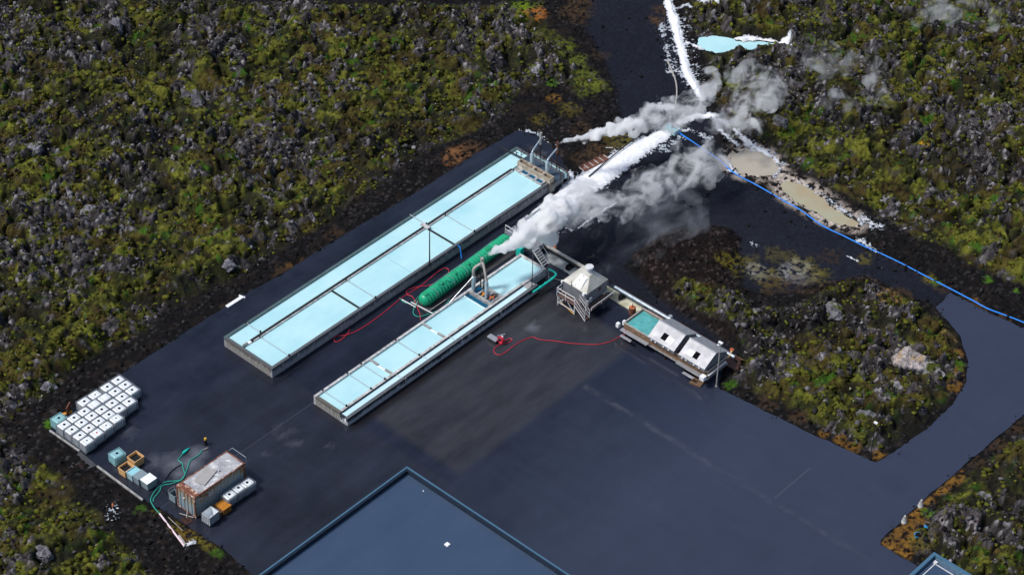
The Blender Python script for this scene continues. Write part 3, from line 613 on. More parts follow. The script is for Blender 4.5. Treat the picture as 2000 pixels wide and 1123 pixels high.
def pd_(j, i, x, y):
    return np.where(PADD[j, i] > -0.25, 0, np.clip(DIRT[j, i]+SCO[j, i], 0, 1)*(1-LAVA[j, i])*0.75+0.10*(1-DIRT[j, i])*(1-LAVA[j, i]))*(POOLS[j, i] < -0.1)
def cdn(n, j, i):
    g = RNG.random((n, 1)); return np.where(RNG.random((n, 1)) < 0.1, np.array([0.055, 0.053, 0.056])*g, np.array([0.009, 0.0075, 0.008])*(0.4+1.3*g))
stones('rubble', 45000, 0.04, 0.2, pd_, cdn)

stones('edge_grit', 120000, 0.025, 0.11, lambda j, i, x, y: np.where((PADD[j, i] > -0.35) & (PADD[j, i] < 0.7), 0.8*np.clip(1-PADD[j, i]/0.7, 0, 1)**2*(fbm(x/1.5, y/1.5, 321, 3) > 0.47), 0), cdn, sink=.2)
# boulders one can point at
def boulder(px, py, r, hgt, label, col=(0.13, 0.125, 0.14), tan=None, seed=0, name='boulder'):
    x, y = G(px, py, 0.9); j, i = zat(np.array([x]), np.array([y])); z = float(Z[j, i][0])-0.15
    bm = bmesh.new(); bmesh.ops.create_icosphere(bm, subdivisions=5, radius=1)
    v = np.array([q.co[:] for q in bm.verts]); rs = np.random.default_rng(seed)
    d = np.ones(len(v))
    for k in range(26):                                    # chipped facets
        nrm = rs.standard_normal(3); nrm /= np.linalg.norm(nrm); c_ = rs.uniform(0.62, 0.95); pr = (v*d[:, None])@nrm
        d = np.where(pr > c_, d*c_/np.maximum(pr, 1e-6), d)
    def f3(k, sd_, o): return (fbm(v[:, 0]*k+seed, v[:, 1]*k, sd_, o, .6)+fbm(v[:, 1]*k+7, v[:, 2]*k+seed, sd_+20, o, .6)+fbm(v[:, 2]*k+3, v[:, 0]*k-5, sd_+40, o, .6))/3-0.5
    nn = 1.6*f3(2.2, seed, 4); n2 = 1.6*f3(6.5, seed+5, 4)
    d = d*(1+0.55*nn+0.22*n2); v = v*d[:, None]*np.array([r, r*rs.uniform(.75, 1.1), hgt])
    for q, p in zip(bm.verts, v): q.co = p
    me = bpy.data.meshes.new(name); bm.to_mesh(me); bm.free()
    base = np.array(col)*(0.4+1.25*np.clip(0.5+nn*1.4+n2*1.6, 0, 1))[:, None]
    if tan is not None:
        t = ss(0.5, 0.56, 0.5+f3(1.1, seed+9, 4))[:, None]*ss(0.1*hgt, 0.7*hgt, v[:, 2])[:, None]; base = base*(1-t)+np.array(tan)*t*(0.6+0.8*np.clip(.5+n2, 0, 1))[:, None]
    else:
        t = ss(0.55, 0.68, fbm(v[:, 0]+30, v[:, 1]+v[:, 2]*.5, seed+9, 4))[:, None]; base = base*(1-t)+np.array([0.05, 0.06, 0.01])*t
    at = me.color_attributes.new('tint', 'FLOAT_COLOR', 'POINT'); cc = np.ones((len(v), 4), np.float32); cc[:, :3] = base; at.data.foreach_set('color', cc.ravel())
    me.materials.append(M['stone']); o = bpy.data.objects.new(name, me); C.objects.link(o); o.location = (x, y, z)
    tag(o, label, 'boulder', 'large boulders standing out of the lava'); return o
boulder(375, 182, 1.7, 1.1, 'broad dark grey boulder in the middle of the upper left moss field', (0.085, 0.08, 0.09), seed=1)
boulder(68, 298, 1.1, 1.0, 'pale grey rounded boulder near the left edge, highest one there', seed=2)
boulder(228, 62, 0.9, 1.2, 'upright grey boulder near the top left corner of the moss field', seed=3)
boulder(300, 545, 1.1, 0.8, 'grey boulder in moss, a short way left of the white plank', seed=4)
boulder(445, 517, 1.1, 0.6, 'flat pale grey boulder above the white plank by the yard', seed=5)
boulder(172, 410, 1.0, 0.7, 'lumpy grey boulder among moss in the left field, halfway down', seed=6)
boulder(92, 745, 0.9, 0.9, 'round grey boulder above the block of white totes', seed=7)
boulder(88, 1080, 1.0, 1.0, 'grey boulder with a broken face near the bottom left corner', seed=8)
boulder(1050, 138, 1.0, 0.7, 'pale cracked boulder beside the bright moss left of the gravel track', (0.18, 0.175, 0.19), seed=9)
boulder(1625, 612, 1.5, 1.2, 'big grey round topped boulder at the upper edge of the lava island', (0.11, 0.108, 0.115), seed=10)
boulder(1778, 700, 2.3, 2.3, 'tallest tan and grey crag on the lava island', (0.24, 0.215, 0.21), (0.3, 0.21, 0.11), 11, 'crag')
boulder(1825, 715, 1.5, 1.5, 'light grey crag on the lava island leaning on the tan crag', (0.19, 0.18, 0.18), None, 12, 'crag')
boulder(1750, 752, 0.8, 0.4, 'flat pale slab of rock just below the tan crag', (0.22, 0.21, 0.22), None, 13)
boulder(1690, 808, 1.1, 0.8, 'dark grey boulder near the lower tip of the lava island', (0.1, 0.1, 0.105), None, 14)
boulder(1525, 235, 1.3, 1.0, 'dark grey boulder on the slope between the steam and the right field', (0.1, 0.098, 0.105), None, 15)
boulder(1765, 85, 0.6, 0.8, 'small pale boulder near the top of the right field', seed=16)
boulder(1730, 378, 0.8, 0.7, 'pale grey boulder above the long green mud pool', (0.17, 0.165, 0.175), None, 17)
boulder(1925, 965, 0.9, 0.7, 'grey boulder in moss near the bottom right road bend', seed=18)

# ------------------------------------------------------------------ long settling basins
def ring_walls(mb, x0, x1, y0, y1, t, z0, z1):
    mb.box(x0, x0+t, y0, y1, z0, z1); mb.box(x1-t, x1, y0, y1, z0, z1); mb.box(x0+t, x1-t, y0, y0+t, z0, z1); mb.box(x0+t, x1-t, y1-t, y1, z0, z1)
HL = 1.15
bl = thing('settling_basin', (-10.8, -25.4, 0), 'larger long concrete basin of milky water, nearer the moss field', 'basin')
mb = MB(); mb.box(-7.75, -7.5, -25.4, 16.3, 0, HL-.02); mb.build('side_wall', 'wall_old', bl)
mb = MB(); mb.box(-14.1, -13.85, -25.4, 16.3, 0, HL-.02); mb.build('side_wall', 'wall_old', bl)
mb = MB(); mb.box(-13.85, -7.75, -25.4, -25.15, 0, HL-.02); mb.build('end_wall', 'wall_end', bl)
mb = MB(); mb.box(-13.85, -7.75, 16.05, 16.3, 0, HL-.02); mb.build('end_wall', 'wall_end', bl)
for args in ((-14.13, -13.83, -25.43, 16.33), (-7.77, -7.47, -25.43, 16.33), (-13.83, -7.77, -25.43, -25.13), (-13.83, -7.77, 16.03, 16.33)):
    mb = MB(); mb.box(*args, HL-.02, HL+.02); mb.build('coping', simple('dark_coping', (0.07, 0.12, 0.12), 0.5, 0, 0.3, 1.5) if 'cop' not in M else M['cop'], bl)
    M['cop'] = bl.children[-1].data.materials[0] if bl.children else M.get('cop')
mb = MB(); mb.box(-11.98, -11.72, -24.0, 13.1, 0.3, HL+.05); mb.build('divider', 'dark_metal', bl)
mb = MB(); mb.box(-11.72, -11.6, -23.8, 13.0, 0.3, HL+.01); mb.build('ledge', 'concrete_light', bl)
mb = MB(); mb.tube([(-11.85, -25.0, HL+.06), (-11.85, -24.5, HL+.06)], 0.12, 8); mb.build('drain_pipe', 'concrete', bl)
mb = MB(); mb.box(-11.98, -11.7, -24.5, -24.0, 0.5, HL-.05); mb.build('weir', 'white', bl)
for y in (-13.48, -0.02):
    mb = MB(); mb.box(-11.6, -7.75, y-.07, y+.07, 0.4, HL+.03); mb.build('cross_wall', 'dark_metal', bl)
for y in (-11.58, 1.75):
    mb = MB(); mb.box(-11.0 if y < 0 else -11.3, -8.0, y-.16, y+.16, 0.6, HL-.14); mb.build('overflow_weir', 'white', bl, 0.05)
mb = MB(); mb.box(-11.6, -7.75, -6.14, -6.08, 0.4, HL-.09); mb.build('baffle', 'tub_blue', bl)
for y, xa, xb in ((-22.6, -14, -12), (-23.07, -11.6, -7.6), (-11.43, -11.6, -7.6), (2.75, -11.6, -7.6), (0.26, -14.3, -11.9)):
    mb = MB(); mb.bar((xa, y, HL+.1), (xb, y, HL+.1), 0.03); mb.build('cross_bar', 'steel', bl)
    for x in (xa, xb): MB().box(x-.06, x+.06, y-.06, y+.06, HL, HL+.3).build('bracket', 'dark_metal', bl)
mb = MB(); mb.box(-12.3, -11.3, -0.2, 0.25, HL+.02, HL+.14); mb.build('junction_plate', 'concrete_light', bl)
for y in np.arange(-24, 15.5, 2.05): MB().cbox((-7.46, y), .03, .12, 0.15, HL-.1).build('wall_rib', 'concrete', bl)
mb = MB(); mb.tube([(-7.38, 0.1, HL), (-7.1, 0.1, HL-.1), (-6.9, 0.0, .5), (-6.6, -0.2, .06)], .05); mb.build('overflow_hose', 'blue_pipe', bl)
mb = MB(); [mb.box(-7.4, -7.37, a, a+.06, .35, .95) for a in np.arange(4.5, 8.5, .65)]; mb.box(-7.42, -7.4, 4.5, 8.5, .9, .96); mb.build('wall_rail', 'steel', bl)
for args in ((-13.85, -11.98, -25.15, 16.05), (-11.6, -7.75, -25.15, 13.2)):
    mb = MB(); mb.box(*args, 0.2, HL-.12); struct(mb.build('water', 'milky'))
# head works at the far end
hw = thing('outlet_trough', (-9.6, 14.3, 0), 'raised concrete trough at the head of the larger basin, under the stacks', 'trough')
mb = MB(); ring_walls(mb, -11.85, -9.85, 13.9, 14.6, .12, HL-.1, 1.75); ring_walls(mb, -9.85, -8.5, 13.9, 14.6, .12, HL-.1, 1.75); ring_walls(mb, -8.5, -7.35, 13.9, 14.6, .12, HL-.1, 1.75); mb.build('trough_wall', 'concrete_warm', hw)
mb = MB(); mb.box(-11.73, -7.47, 14.02, 14.48, 1.2, 1.4); mb.build('trough_floor', 'rust', hw)
mb = MB(); mb.box(-7.5, -7.2, 13.9, 14.6, 0, 1.1); mb.build('support', 'wall_end', hw)
bt = thing('basin_tray', (-9.6, 13.5, 0), 'row of three small dark blue water tanks in front of the raised trough', 'water trays')
mb = MB()
for x0, x1 in ((-11.6, -10.95), (-10.9, -9.95), (-9.88, -8.93), (-8.86, -7.9)):
    ring_walls(mb, x0, x1, 13.18, 13.86, .09, .8, HL+.12)
mb.build('frame', 'concrete_light', bt)
mb = MB(); mb.box(-11.5, -11.05, 13.27, 13.77, .8, HL+.08); mb.build('cover', 'concrete', bt)
for x0, x1 in ((-10.81, -10.04), (-9.79, -9.02), (-8.77, -7.99)):
    mb = MB(); mb.box(x0, x1, 13.27, 13.77, .8, HL+.04); mb.build('dark_water', 'dark_water', bt)
ch = thing('side_channel', (-10, 16.8, 0), 'narrow walkway and turquoise channel across the head of the larger basin', 'walkway')
mb = MB(); mb.box(-12.2, -7.2, 14.62, 16.0, .9, 1.2); mb.build('deck', 'wall_blue', ch)
mb = MB(); mb.box(-12.2, -7.4, 16.35, 16.8, .4, .9); mb.build('channel_water', 'milky', ch)
mb = MB(); mb.box(-12.3, -7.3, 16.82, 16.95, 0, 1.0); mb.build('channel_wall', 'concrete', ch)
def railing(name, pts, z, h, mat, label, n=None, r=.03, cat='railing'):
    t = thing(name, (pts[0][0], pts[0][1], z), label, cat)
    mb = MB(); ps = []
    for a, b in zip(pts[:-1], pts[1:]):
        L = math.dist(a, b); k = max(1, round(L/1.1)); ps += [(a[0]+(b[0]-a[0])*q/k, a[1]+(b[1]-a[1])*q/k) for q in range(k)]
        for zz in (h, h*.5): mb.bar((*a, z+zz), (*b, z+zz), r)
    ps.append(pts[-1]); mb.build('rail', mat, t)
    for p in ps:
        mb = MB(); mb.bar((*p, z), (*p, z+h), r*1.2); mb.build('post', mat, t)
    return t
railing('railing', [(-12.3, 15.0), (-12.3, 16.15), (-6.9, 16.15), (-6.9, 15.1)], 1.2, 1.0, 'rust_dark', 'dark rusty railing along the walkway behind the two tall stacks')
mb = MB(); mb.bar((-15.3, 14.95, 1.3), (-11.9, 14.95, 1.45), .09); g_ = thing('gate_beam', (-15.3, 14.95, 1.2), 'black beam crossing the far end of the larger basin, with a valve wheel', 'beam')
mb.build('beam', 'black', g_); mb = MB(); mb.bar((-12.9, 14.95, 1.4), (-12.9, 14.95, 1.8), .05).bar((-13.15, 14.95, 1.8), (-12.65, 14.95, 1.8), .04); mb.build('valve', 'dark_metal', g_)
def stack(x, y, vx, vy, thick_mat, label, top=4.4, zt=2.9):
    t = thing('exhaust_stack', (x, y, 1.2), label, 'exhaust stack', 'steam stacks of the larger basin')
    MB().lathe((x, y), [(.21, 1.2), (.21, zt), (.17, zt+.06), (.1, zt+.08)], 18).build('cylinder', 'stack_skin', t)
    p = smooth_path([(x, y, zt), (x, y, zt+.22), (x+(vx-x)*.2, y+(vy-y)*.2, zt+.42), (vx, vy, zt+.72)], 5)
    MB().tube(p, .085, 10).build('elbow_pipe', 'stack_skin', t)
    MB().tube([(vx, vy, zt+.0), (vx, vy, top)], .13, 12).build('chimney_pipe', thick_mat, t)
    MB().tube([(vx, vy, .0), (vx, vy, zt)], .06, 8).build('support_post', 'rust_dark', t)
M['stack_skin'] = simple('stack_metal', (0.47, 0.57, 0.62), 0.3, 0.5, 0.15)
stack(-10.56, 14.72, -11.05, 16.6, M['conduit_beige'], 'silvery stack with a bent pipe, farther of two at the larger basin')
stack(-8.51, 14.8, -8.75, 16.6, M['rust'], 'silvery stack with rusty brown chimney, nearer of two at the larger basin')

HR = 1.0
br = thing('settling_basin', (0, -25.2, 0), 'smaller long concrete basin with a side channel and drip stained wall', 'basin')
mb = MB(); mb.box(2.05, 2.3, -25.2, 1.2, 0, HR-.12); mb.build('outer_wall', 'wall_drip', br)
mb = MB(); mb.box(2.0, 2.34, -25.22, 1.22, HR-.12, HR-.07); mb.build('coping', M['cop'], br)
mb = MB(); mb.box(-2.15, -1.9, -25.2, 3.6, 0, HR); mb.build('side_wall', 'concrete_light', br)
mb = MB(); mb.box(1.0, 1.28, -24.9, 3.35, 0, HR); mb.build('divider', 'concrete_light', br)
mb = MB(); mb.box(-1.9, 1.28, -25.2, -24.9, 0, HR); mb.build('end_wall', 'wall_end', br)
mb = MB(); mb.box(1.28, 2.05, -25.2, -25.02, 0, HR-.12); mb.build('end_wall', 'wall_drip', br)
mb = MB(); mb.box(-1.9, 1.28, 3.35, 3.6, 0, HR); mb.build('end_wall', 'concrete_light', br)
mb = MB(); mb.box(1.28, 2.05, 0.1, 1.2, 0, HR-.15); mb.build('channel_end', 'concrete', br)
mb = MB(); mb.box(1.285, 1.32, -24.9, 0.1, HR-.2, HR+.03); mb.build('channel_lip', 'dark_metal', br)
for y in (-17.95, -10.75):
    [MB().box(xa, xb, y-.11, y+.11, .3, HR-.02).build('cross_wall', 'concrete', br) for xa, xb in ((-1.9, -.9), (.1, 1.0))]
    mb = MB(); mb.box(-0.9, 0.1, y-.13, y+.09, .3, HR-.14); mb.build('overflow_weir', 'white', br, .04)
for y in (-24.15, -20.9, -19.05, -14.4):
    mb = MB(); mb.bar((-2.0, y, HR+.08), (1.1, y, HR+.08), .028); mb.build('cross_bar', 'steel', br)
    for x in (-2.0, 1.1): MB().box(x-.06, x+.06, y-.06, y+.06, HR, HR+.22).build('bracket', 'dark_metal', br)
for y in (-17.8, -14.2, -10.4, -7.0):
    mb = MB(); mb.bar((1.2, y, HR), (2.2, y, HR-.03), .022); mb.build('cross_bar', 'steel', br)
for args, mt_ in (((-1.9, 1.0, -24.9, -4.9), 'milky'), ((-1.9, 1.0, -2.5, 3.35), 'milky'), ((1.33, 2.05, -25.02, 0.1), 'milky_white')):
    mb = MB(); mb.box(*args, .2, HR-.17); struct(mb.build('water', mt_))
mb = MB(); mb.box(-1.9, 1.0, -4.9, -4.25, .2, HR-.3); mb.build('deep_water', M['dark_teal'] if 'dark_teal' in M else M['dark_water'], br)
mb = MB(); mb.box(-1.9, 1.0, -4.95, -4.9, .2, HR-.1); mb.build('baffle', 'white', br)
mb = MB(); mb.box(-1.9, 1.0, -4.25, -3.95, .2, HR+.02).box(-1.9, 1.0, -2.75, -2.5, .2, HR+.05)
for x in (-1.0, -0.05, .8): mb.box(x-.08, x+.08, -3.95, -2.75, .2, HR+.02)
mb.build('tray_frame', 'concrete', br)
mb = MB(); [mb.box(a, b, -3.95, -2.75, .2, HR-.25) for a, b in ((-1.9, -1.08), (-.92, -.13), (.03, .72))]; mb.build('deep_water', 'dark_water', br)
mb = MB(); mb.box(2.3, 2.33, -25.1, 1.1, 0.0, .06); mb.build('wall_foot', 'concrete', br)
for y in (-17.6, -8.9, -4.3): MB().box(2.3, 2.36, y, y+.14, 0.05, HR-.05).build('wall_rib', 'concrete', br)
mb = MB(); mb.box(1.95, 2.12, -25.23, -25.2, .35, .75); mb.build('notice', 'white', br)
for (x, y) in ((-.45, -3.55), (.45, -3.45)):
    mb = MB(); mb.box(x-.28, x+.28, y-.07, y+.07, HR+.02, HR+.14).box(x-.07, x+.07, y-.4, y+.4, HR+.03, HR+.12); mb.build('clamp', 'orange_rust' if x > 0 else 'wood_orange', br)
rs_ = thing('exhaust_stack', (-.9, -3.2, 1.0), 'twin pipe stack on the smaller basin, blowing thick white steam', 'exhaust stack')
A1, A2, TP = (-1.73, -3.77), (-.15, -3.6), (-1.36, -2.98)
MB().lathe(A1, [(.2, .9), (.2, 2.7), (.15, 2.75), (.12, 2.76)], 18).build('cylinder', 'stack_skin', rs_)
MB().lathe(A2, [(.2, .9), (.2, 2.45), (.13, 2.9), (.12, 2.91)], 18).build('cylinder', 'stack_skin', rs_)
MB().tube(smooth_path([(*A1, 2.7), (*A1, 3.5), (A1[0]+.1, A1[1]+.2, 3.85), (TP[0], TP[1], 4.1)], 6), .15, 12).build('elbow_pipe', 'conduit_beige', rs_)
MB().tube(smooth_path([(*A2, 2.8), (A2[0]-.35, A2[1]+.15, 3.6), (TP[0]+.2, TP[1]-.1, 4.4)], 6), .13, 12).build('branch_pipe', 'conduit_beige', rs_)
MB().tube([(*TP, 3.7), (*TP, 4.75)], .17, 12).build('chimney_pipe', 'conduit_beige', rs_)
for dx in (-.12, .3): MB().tube([(TP[0]+dx, TP[1], 1.0), (TP[0]+dx, TP[1], 3.9)], .06, 6).build('support_post', 'black', rs_)
MB().bar((A1[0], A1[1]-.1, 2.7), (-2.1, -6.8, 1.0), .04).build('brace', 'steel', rs_)
MB().bar((TP[0]-.12, TP[1], 2.2), (A1[0]-.2, A1[1]+.6, 2.0), .04).build('brace', 'black', rs_)
def pole(px, py, zb, h, label, mat, r=.05, box=True):
    x, y = G(px, py, zb); t = thing('light_pole', (x, y, zb), label, 'pole')
    MB().tube([(x, y, zb), (x, y, zb+h)], [r*1.2, r*.8], 8).build('mast', mat, t)
    MB().cbox((x, y), .22, .22, zb, zb+.06).build('base_plate', mat, t)
    if box: MB().cbox((x, y), .45, .22, zb+h, zb+h+.12).build('lamp_head', 'white', t)
    return t
pole(839, 518, 1.15, 4.5, 'thin black pole standing on the near wall of the larger basin', 'black', .06, False)
pole(1038.8, 561, 0.85, 4.5, 'thin grey pole at the channel end of the smaller basin', 'dark_metal', .04, False)
pole(1399, 754, 0, 5.4, 'pale lamp pole at the corner below the metal hatches', 'conduit_beige', .06)
tp = thing('pipe_run', (2.3, 3.2, .9), 'bright teal pipe clipped to the far corner of the smaller basin', 'pipe')
MB().tube(smooth_path([(1.5, 3.75, .95), (2.3, 3.75, .95), (2.62, 3.3, .85), (2.62, -.6+1.3, .8), (2.55, .2, .78)], 6), .11, 10).build('pipe', 'teal_pipe', tp)
for y in (1.2, 2.0, 3.0): MB().tube([(2.62, y-.06, .83), (2.62, y+.06, .83)], .15, 10).build('collar', 'teal_pipe', tp)
tag(MB().tube(smooth_path([G3(1070, 527, .7), G3(1070, 550, .1), G3(1040, 570, .04), G3(1005, 590, .04)], 6), .03, 6).build('water_hose', 'steel'), 'thin grey hose trailing from the teal pipe corner onto wet asphalt', 'hose')
tag(MB().tube(smooth_path([G3(1071, 542, .04), G3(1085, 545, .04), G3(1100, 549, .2), G3(1107, 552, 1.4)], 6), .035, 6).build('water_hose', 'conduit_beige'), 'pale thin hose running from the smaller basin to the hooded tower', 'hose')

# ------------------------------------------------------------------ green corrugated tank lying between the basins
gt = thing('corrugated_tank', (-4.6, -3, 0), 'long green corrugated tank lying between the two basins', 'tank')
path = []; rad = []
ya, yb, rz_ = -7.9, 4.4, .66
def cx_(y): return -4.42-(y-ya)/(yb-ya)*.42
for k in range(6): t = k/5*math.pi/2; path.append((cx_(ya), ya-.45*math.cos(t), .68)); rad.append(max(.05, rz_*math.sin(t)))
y = ya+.1
while y < yb:
    path += [(cx_(y), y, .68), (cx_(y+.1), y+.1, .68), (cx_(y+.22), y+.22, .68), (cx_(y+.32), y+.32, .68)]; rad += [rz_*.88, rz_*1.09, rz_*1.09, rz_*.88]; y += .4
for k in range(6): t = k/5*math.pi/2; path.append((cx_(yb), yb+.1+.45*math.sin(t), .68)); rad.append(max(.05, rz_*math.cos(t)))
MB().tube(path, rad, 28).build('shell', 'tank_green', gt)
for px, py in ((320, 830), (490, 695), (680, 580), (850, 470), (1105, 290)):
    gx, gy = G(780+px/6.24, 440+py/6.24, 1.4)
    MB().lathe((cx_(gy), gy), [(.3, 1.05), (.3, 1.36), (.26, 1.42), (.1, 1.44)], 18).build('manhole_cover', 'cap_green', gt)
for y in (-6.7, -4.2, -2.2, .1, 2.4):
    mb = MB(); mb.tube([(cx_(y)+.69*math.cos(a), y+.12*math.sin(a*2), .68+.69*math.sin(a)) for a in np.linspace(-.3, math.pi+.3, 16)], .022, 6, False); mb.build('strap_hose', 'twine', gt) if 'twine' in M else mb.build('strap_hose', 'conduit', gt)
MB().tube(smooth_path([(-5.1, -6.5, 1.1), (-5.15, -3, 1.15), (-5.2, 0, 1.1), (-5.4, 3, 1.1)], 6), .03, 6).build('top_cable', 'conduit', gt)
MB().tube(smooth_path([(-4.3, -6.2, 1.35), (-3.95, -5.6, 1.3), (-3.8, -4.4, 1.15), (-4.3, -4.9, 1.4), (-4.2, -5.8, 1.4)], 6), .03, 6).build('top_cable', 'hose_green', gt)
tag(MB().box(-5.6, -3.3, -8.6, 5, .004, .05).build('tank_slab', simple('dark_slab', (0.05, 0.05, 0.055), .6, 0, .4, 1)), 'dark concrete slab under the green tank', 'slab')
for (a, b), lb in ((((785, 585), (812, 600)), 'short white pipe lying left of the green tank end'), (((803, 590), (845, 612)), 'longer white pipe lying in front of the green tank end')):
    tag(MB().bar(G3(*a, .12), G3(*b, .12), .05).build('loose_pipe', 'white'), lb, 'pipe')
tag(MB().bar((-3.35, -8.2, .15), (-3.35, -6.0, .15), .05).build('loose_pipe', 'conduit_beige'), 'pale pipe along the foot of the green tank', 'pipe')
# hoses of the middle lane
def z2(x, y): return (700+x/4.32, 380+y/4.32)
def z1(x, y): return (400+x/3.744, 560+y/3.744)
def hose(name, pts, z, r, mat, label, cat='hose'):
    p = smooth_path([G3(*q, z) if len(q) == 2 else G3(*q) for q in pts], 6)
    return tag(MB().tube(p, r, 7).build(name, mat), label, cat)
hose('hose', [z1(1058, 310), z1(1048, 335), z1(1000, 385), z1(960, 403), z1(943, 385), z1(965, 360), z1(1040, 350), z1(1150, 300), z1(1300, 195), z1(1420, 95), z2(350, 880), z2(440, 825), z2(520, 775), z2(600, 710), z2(680, 645), z2(730, 620), z2(762, 638), z2(745, 680), z2(690, 725), z2(600, 765), z2(520, 775), z2(440, 795), z2(408, 815), z2(415, 845), z2(460, 866), z2(500, 960), z2(520, 1010), z2(525, 1060)], .04, .036, 'red', 'long red hose looped beside the green tank, between the two basins')
hose('hose', [z2(350, 875), z2(380, 905), z2(430, 918), z2(480, 895), (*z2(505, 860), .6)], .05, .045, 'hose_green', 'short green hose curling to the left side of the tank end')
hose('hose', [(*z2(500, 900), .5), z2(470, 960), z2(465, 1005), z2(510, 1030), z2(600, 1005), z2(700, 965), z2(770, 890)], .05, .045, 'hose_green', 'green hose looping in front of the tank end towards the smaller basin')
z5 = lambda x, y: (1060+x/3.742, 480+y/3.742)
hose('hose', [(*z5(605, 610), 1.3), (*z5(600, 640), .3), z5(560, 665), z5(490, 700), z5(400, 720), z5(300, 718), z5(200, 712), z5(120, 700), z5(60, 692), (1060, 664), (1048, 661), (1040, 658), (1020, 665), (1005, 674), (992, 684), (980, 692), (970, 692), (965, 687), (966, 680), (975, 673), (985, 671), (997, 667), (1000, 663), (994, 661), (985, 667)], .04, .036, 'red', 'red hose snaking over asphalt from the hose cart to the tub platform')
rl = thing('hose_reel', (*G(968, 662), 0), 'small grey hose cart with a red coil beside the smaller basin', 'hose reel')
cx0, cy0 = G(963, 660, .35)
MB().cbox((cx0, cy0), 1.1, .55, .3, .42).build('cart_top', 'steel', rl); MB().cbox((cx0, cy0), 1.0, .45, .03, .3).build('cart_body', 'dark_metal', rl)
cx1, cy1 = G(978, 664, .4)
for dy in (-.1, 0, .1): MB().tube([(cx1+.34*math.cos(a), cy1+dy, .42+.34*math.sin(a)) for a in np.linspace(0, 6.28, 20)], .055, 6, False).build('hose_coil', 'red', rl)
MB().cbox((cx1, cy1+.15), .3, .1, .5, .85).build('reel_plate', 'white', rl); MB().bar((cx1-.3, cy1-.2, .9), (cx1+.1, cy1+.5, .9), .05).build('handle', 'steel', rl)

# ------------------------------------------------------------------ platform, steps and pipes behind the smaller basin
pf = thing('work_platform', (-2.5, 5, 0), 'grey steel platform with handrails in the steam behind the smaller basin', 'platform')
MB().box(-5.2, -1.2, 4.6, 6.2, 1.25, 1.4).build('deck', 'grey_wall', pf)
for x, y in ((-5, 4.7), (-5, 6.1), (-1.4, 4.7), (-1.4, 6.1)): MB().bar((x, y, 0), (x, y, 1.25), .07).build('leg', 'steel', pf)
for xs__, yy in (((-5.1, -4.05, -3.0), 4.6), ((-4.6, -3.5, -2.4), 6.1)):
    mb = MB(); mb.bar((xs__[0], yy, 2.4), (xs__[-1], yy, 2.4), .035).bar((xs__[0], yy, 1.9), (xs__[-1], yy, 1.9), .03); [mb.bar((x, yy, 1.4), (x, yy, 2.4), .03) for x in xs__]
    mb.build('handrail', 'white_steel', pf)
MB().box(-3.1, -2.5, 4.0, 4.55, 0, 1.0).build('cabinet', 'teal_pipe', pf)
stp = thing('metal_steps', (-.8, 5, 0), 'open grey metal steps leading down beside the end of the smaller basin', 'steps')
mb = MB()
for k in range(7): mb.box(-1.2+k*.2, -1.02+k*.2, 4.45, 5.2, 1.32-k*.2, 1.37-k*.2)
mb.build('tread', 'steel', stp)
for y in (4.42, 5.23): MB().bar((-1.3, y, 1.4), (.25, y, -.0+.02), .05).build('stringer', 'white_steel', stp)
MB().tube([(-1.3, 5.25, 1.4), (-1.3, 5.25, 2.4), (.25, 5.25, .95), (.25, 5.25, 0)], .03, 6).build('handrail', 'white_steel', stp)
tag(MB().box(-2.9, 5.3, 6.3-.9, 6.75, .004, .12).build('pipe_slab', 'slab'), 'grey concrete strip under the black pipe, behind the smaller basin', 'slab')
tag(MB().box(5.3, 11.6, 5.35, 6.6, .004, .1).build('pipe_slab', 'slab_yellow'), 'yellow white crusted concrete strip between the tower and the rusty barrel', 'slab')
tag(MB().box(11.6, 24.0, 5.5, 6.8, .004, .1).build('pipe_slab', 'deck_brown'), 'brown strip of ground slab behind the tub platform', 'slab')
pr = thing('pipe_run', (-2, 6.4, 0), 'black pipe with pale top running from the steam to the tower', 'pipe')
MB().tube([(-2.6, 6.3, .75), (4.8, 6.25, .75)], .2, 12).build('pipe', 'black', pr)
MB().box(-2.6, 4.8, 6.2, 6.55, .93, 1.0).build('jacket', 'conduit_beige', pr)
MB().bar((1.8, 6.75, .6), (5.0, 6.75, .6), .07).build('rusty_pipe', 'rust', pr)
for x in (-1.2, 2.2, 2.35): MB().cbox((x, 6.1), .3, .9, .1, .55).build('saddle', 'black', pr)
pr2 = thing('pipe_run', (8, 6.2, 0), 'long silver blue pipe on saddles behind the tub platform', 'pipe')
MB().tube([(8.0, 6.2, .9), (23.0, 6.15, .9)], .19, 14).build('pipe', 'conduit', pr2)
MB().tube([(8.0, 6.65, .65), (23.6, 6.6, .65)], .07, 8).build('rusty_pipe', 'rust', pr2)
MB().tube([(8.0, 6.45, .5), (23.6, 6.4, .5)], .05, 8).build('black_pipe', 'black', pr2)
for x in (9.0, 11.9, 15.0, 18.0, 20.9): MB().cbox((x, 6.15), .22, .9, .1, .72).build('saddle', 'black', pr2)
for x in (15.0, 20.9): MB().tube([(x-.12, 6.2, .9), (x+.12, 6.2, .9)], .3, 14).build('flange', 'white_steel', pr2)
MB().tube([(15.0, 6.2, 1.1), (15.0, 6.2, 1.35)], [.08, .2], 10).build('valve', 'steel', pr2)
MB().tube(smooth_path([(23.0, 6.15, .9), (23.6, 6.1, .8), (23.9, 5.5, .6), (24.1, 5.2, .5)], 5), .17, 12).build('end_elbow', 'rust_dark', pr2)
dr = thing('orange_barrel', (*G(1076, 485), .25), 'orange steel barrel lying beyond the black pipe', 'barrel')
bx, by = G(1076, 484, .3)
MB().tube([(bx-.42, by-.3, .3), (bx-.38, by-.27, .3), (bx+.38, by+.27, .3), (bx+.42, by+.3, .3)], [.25, .28, .28, .25], 16).build('shell', 'orange_rust', dr)
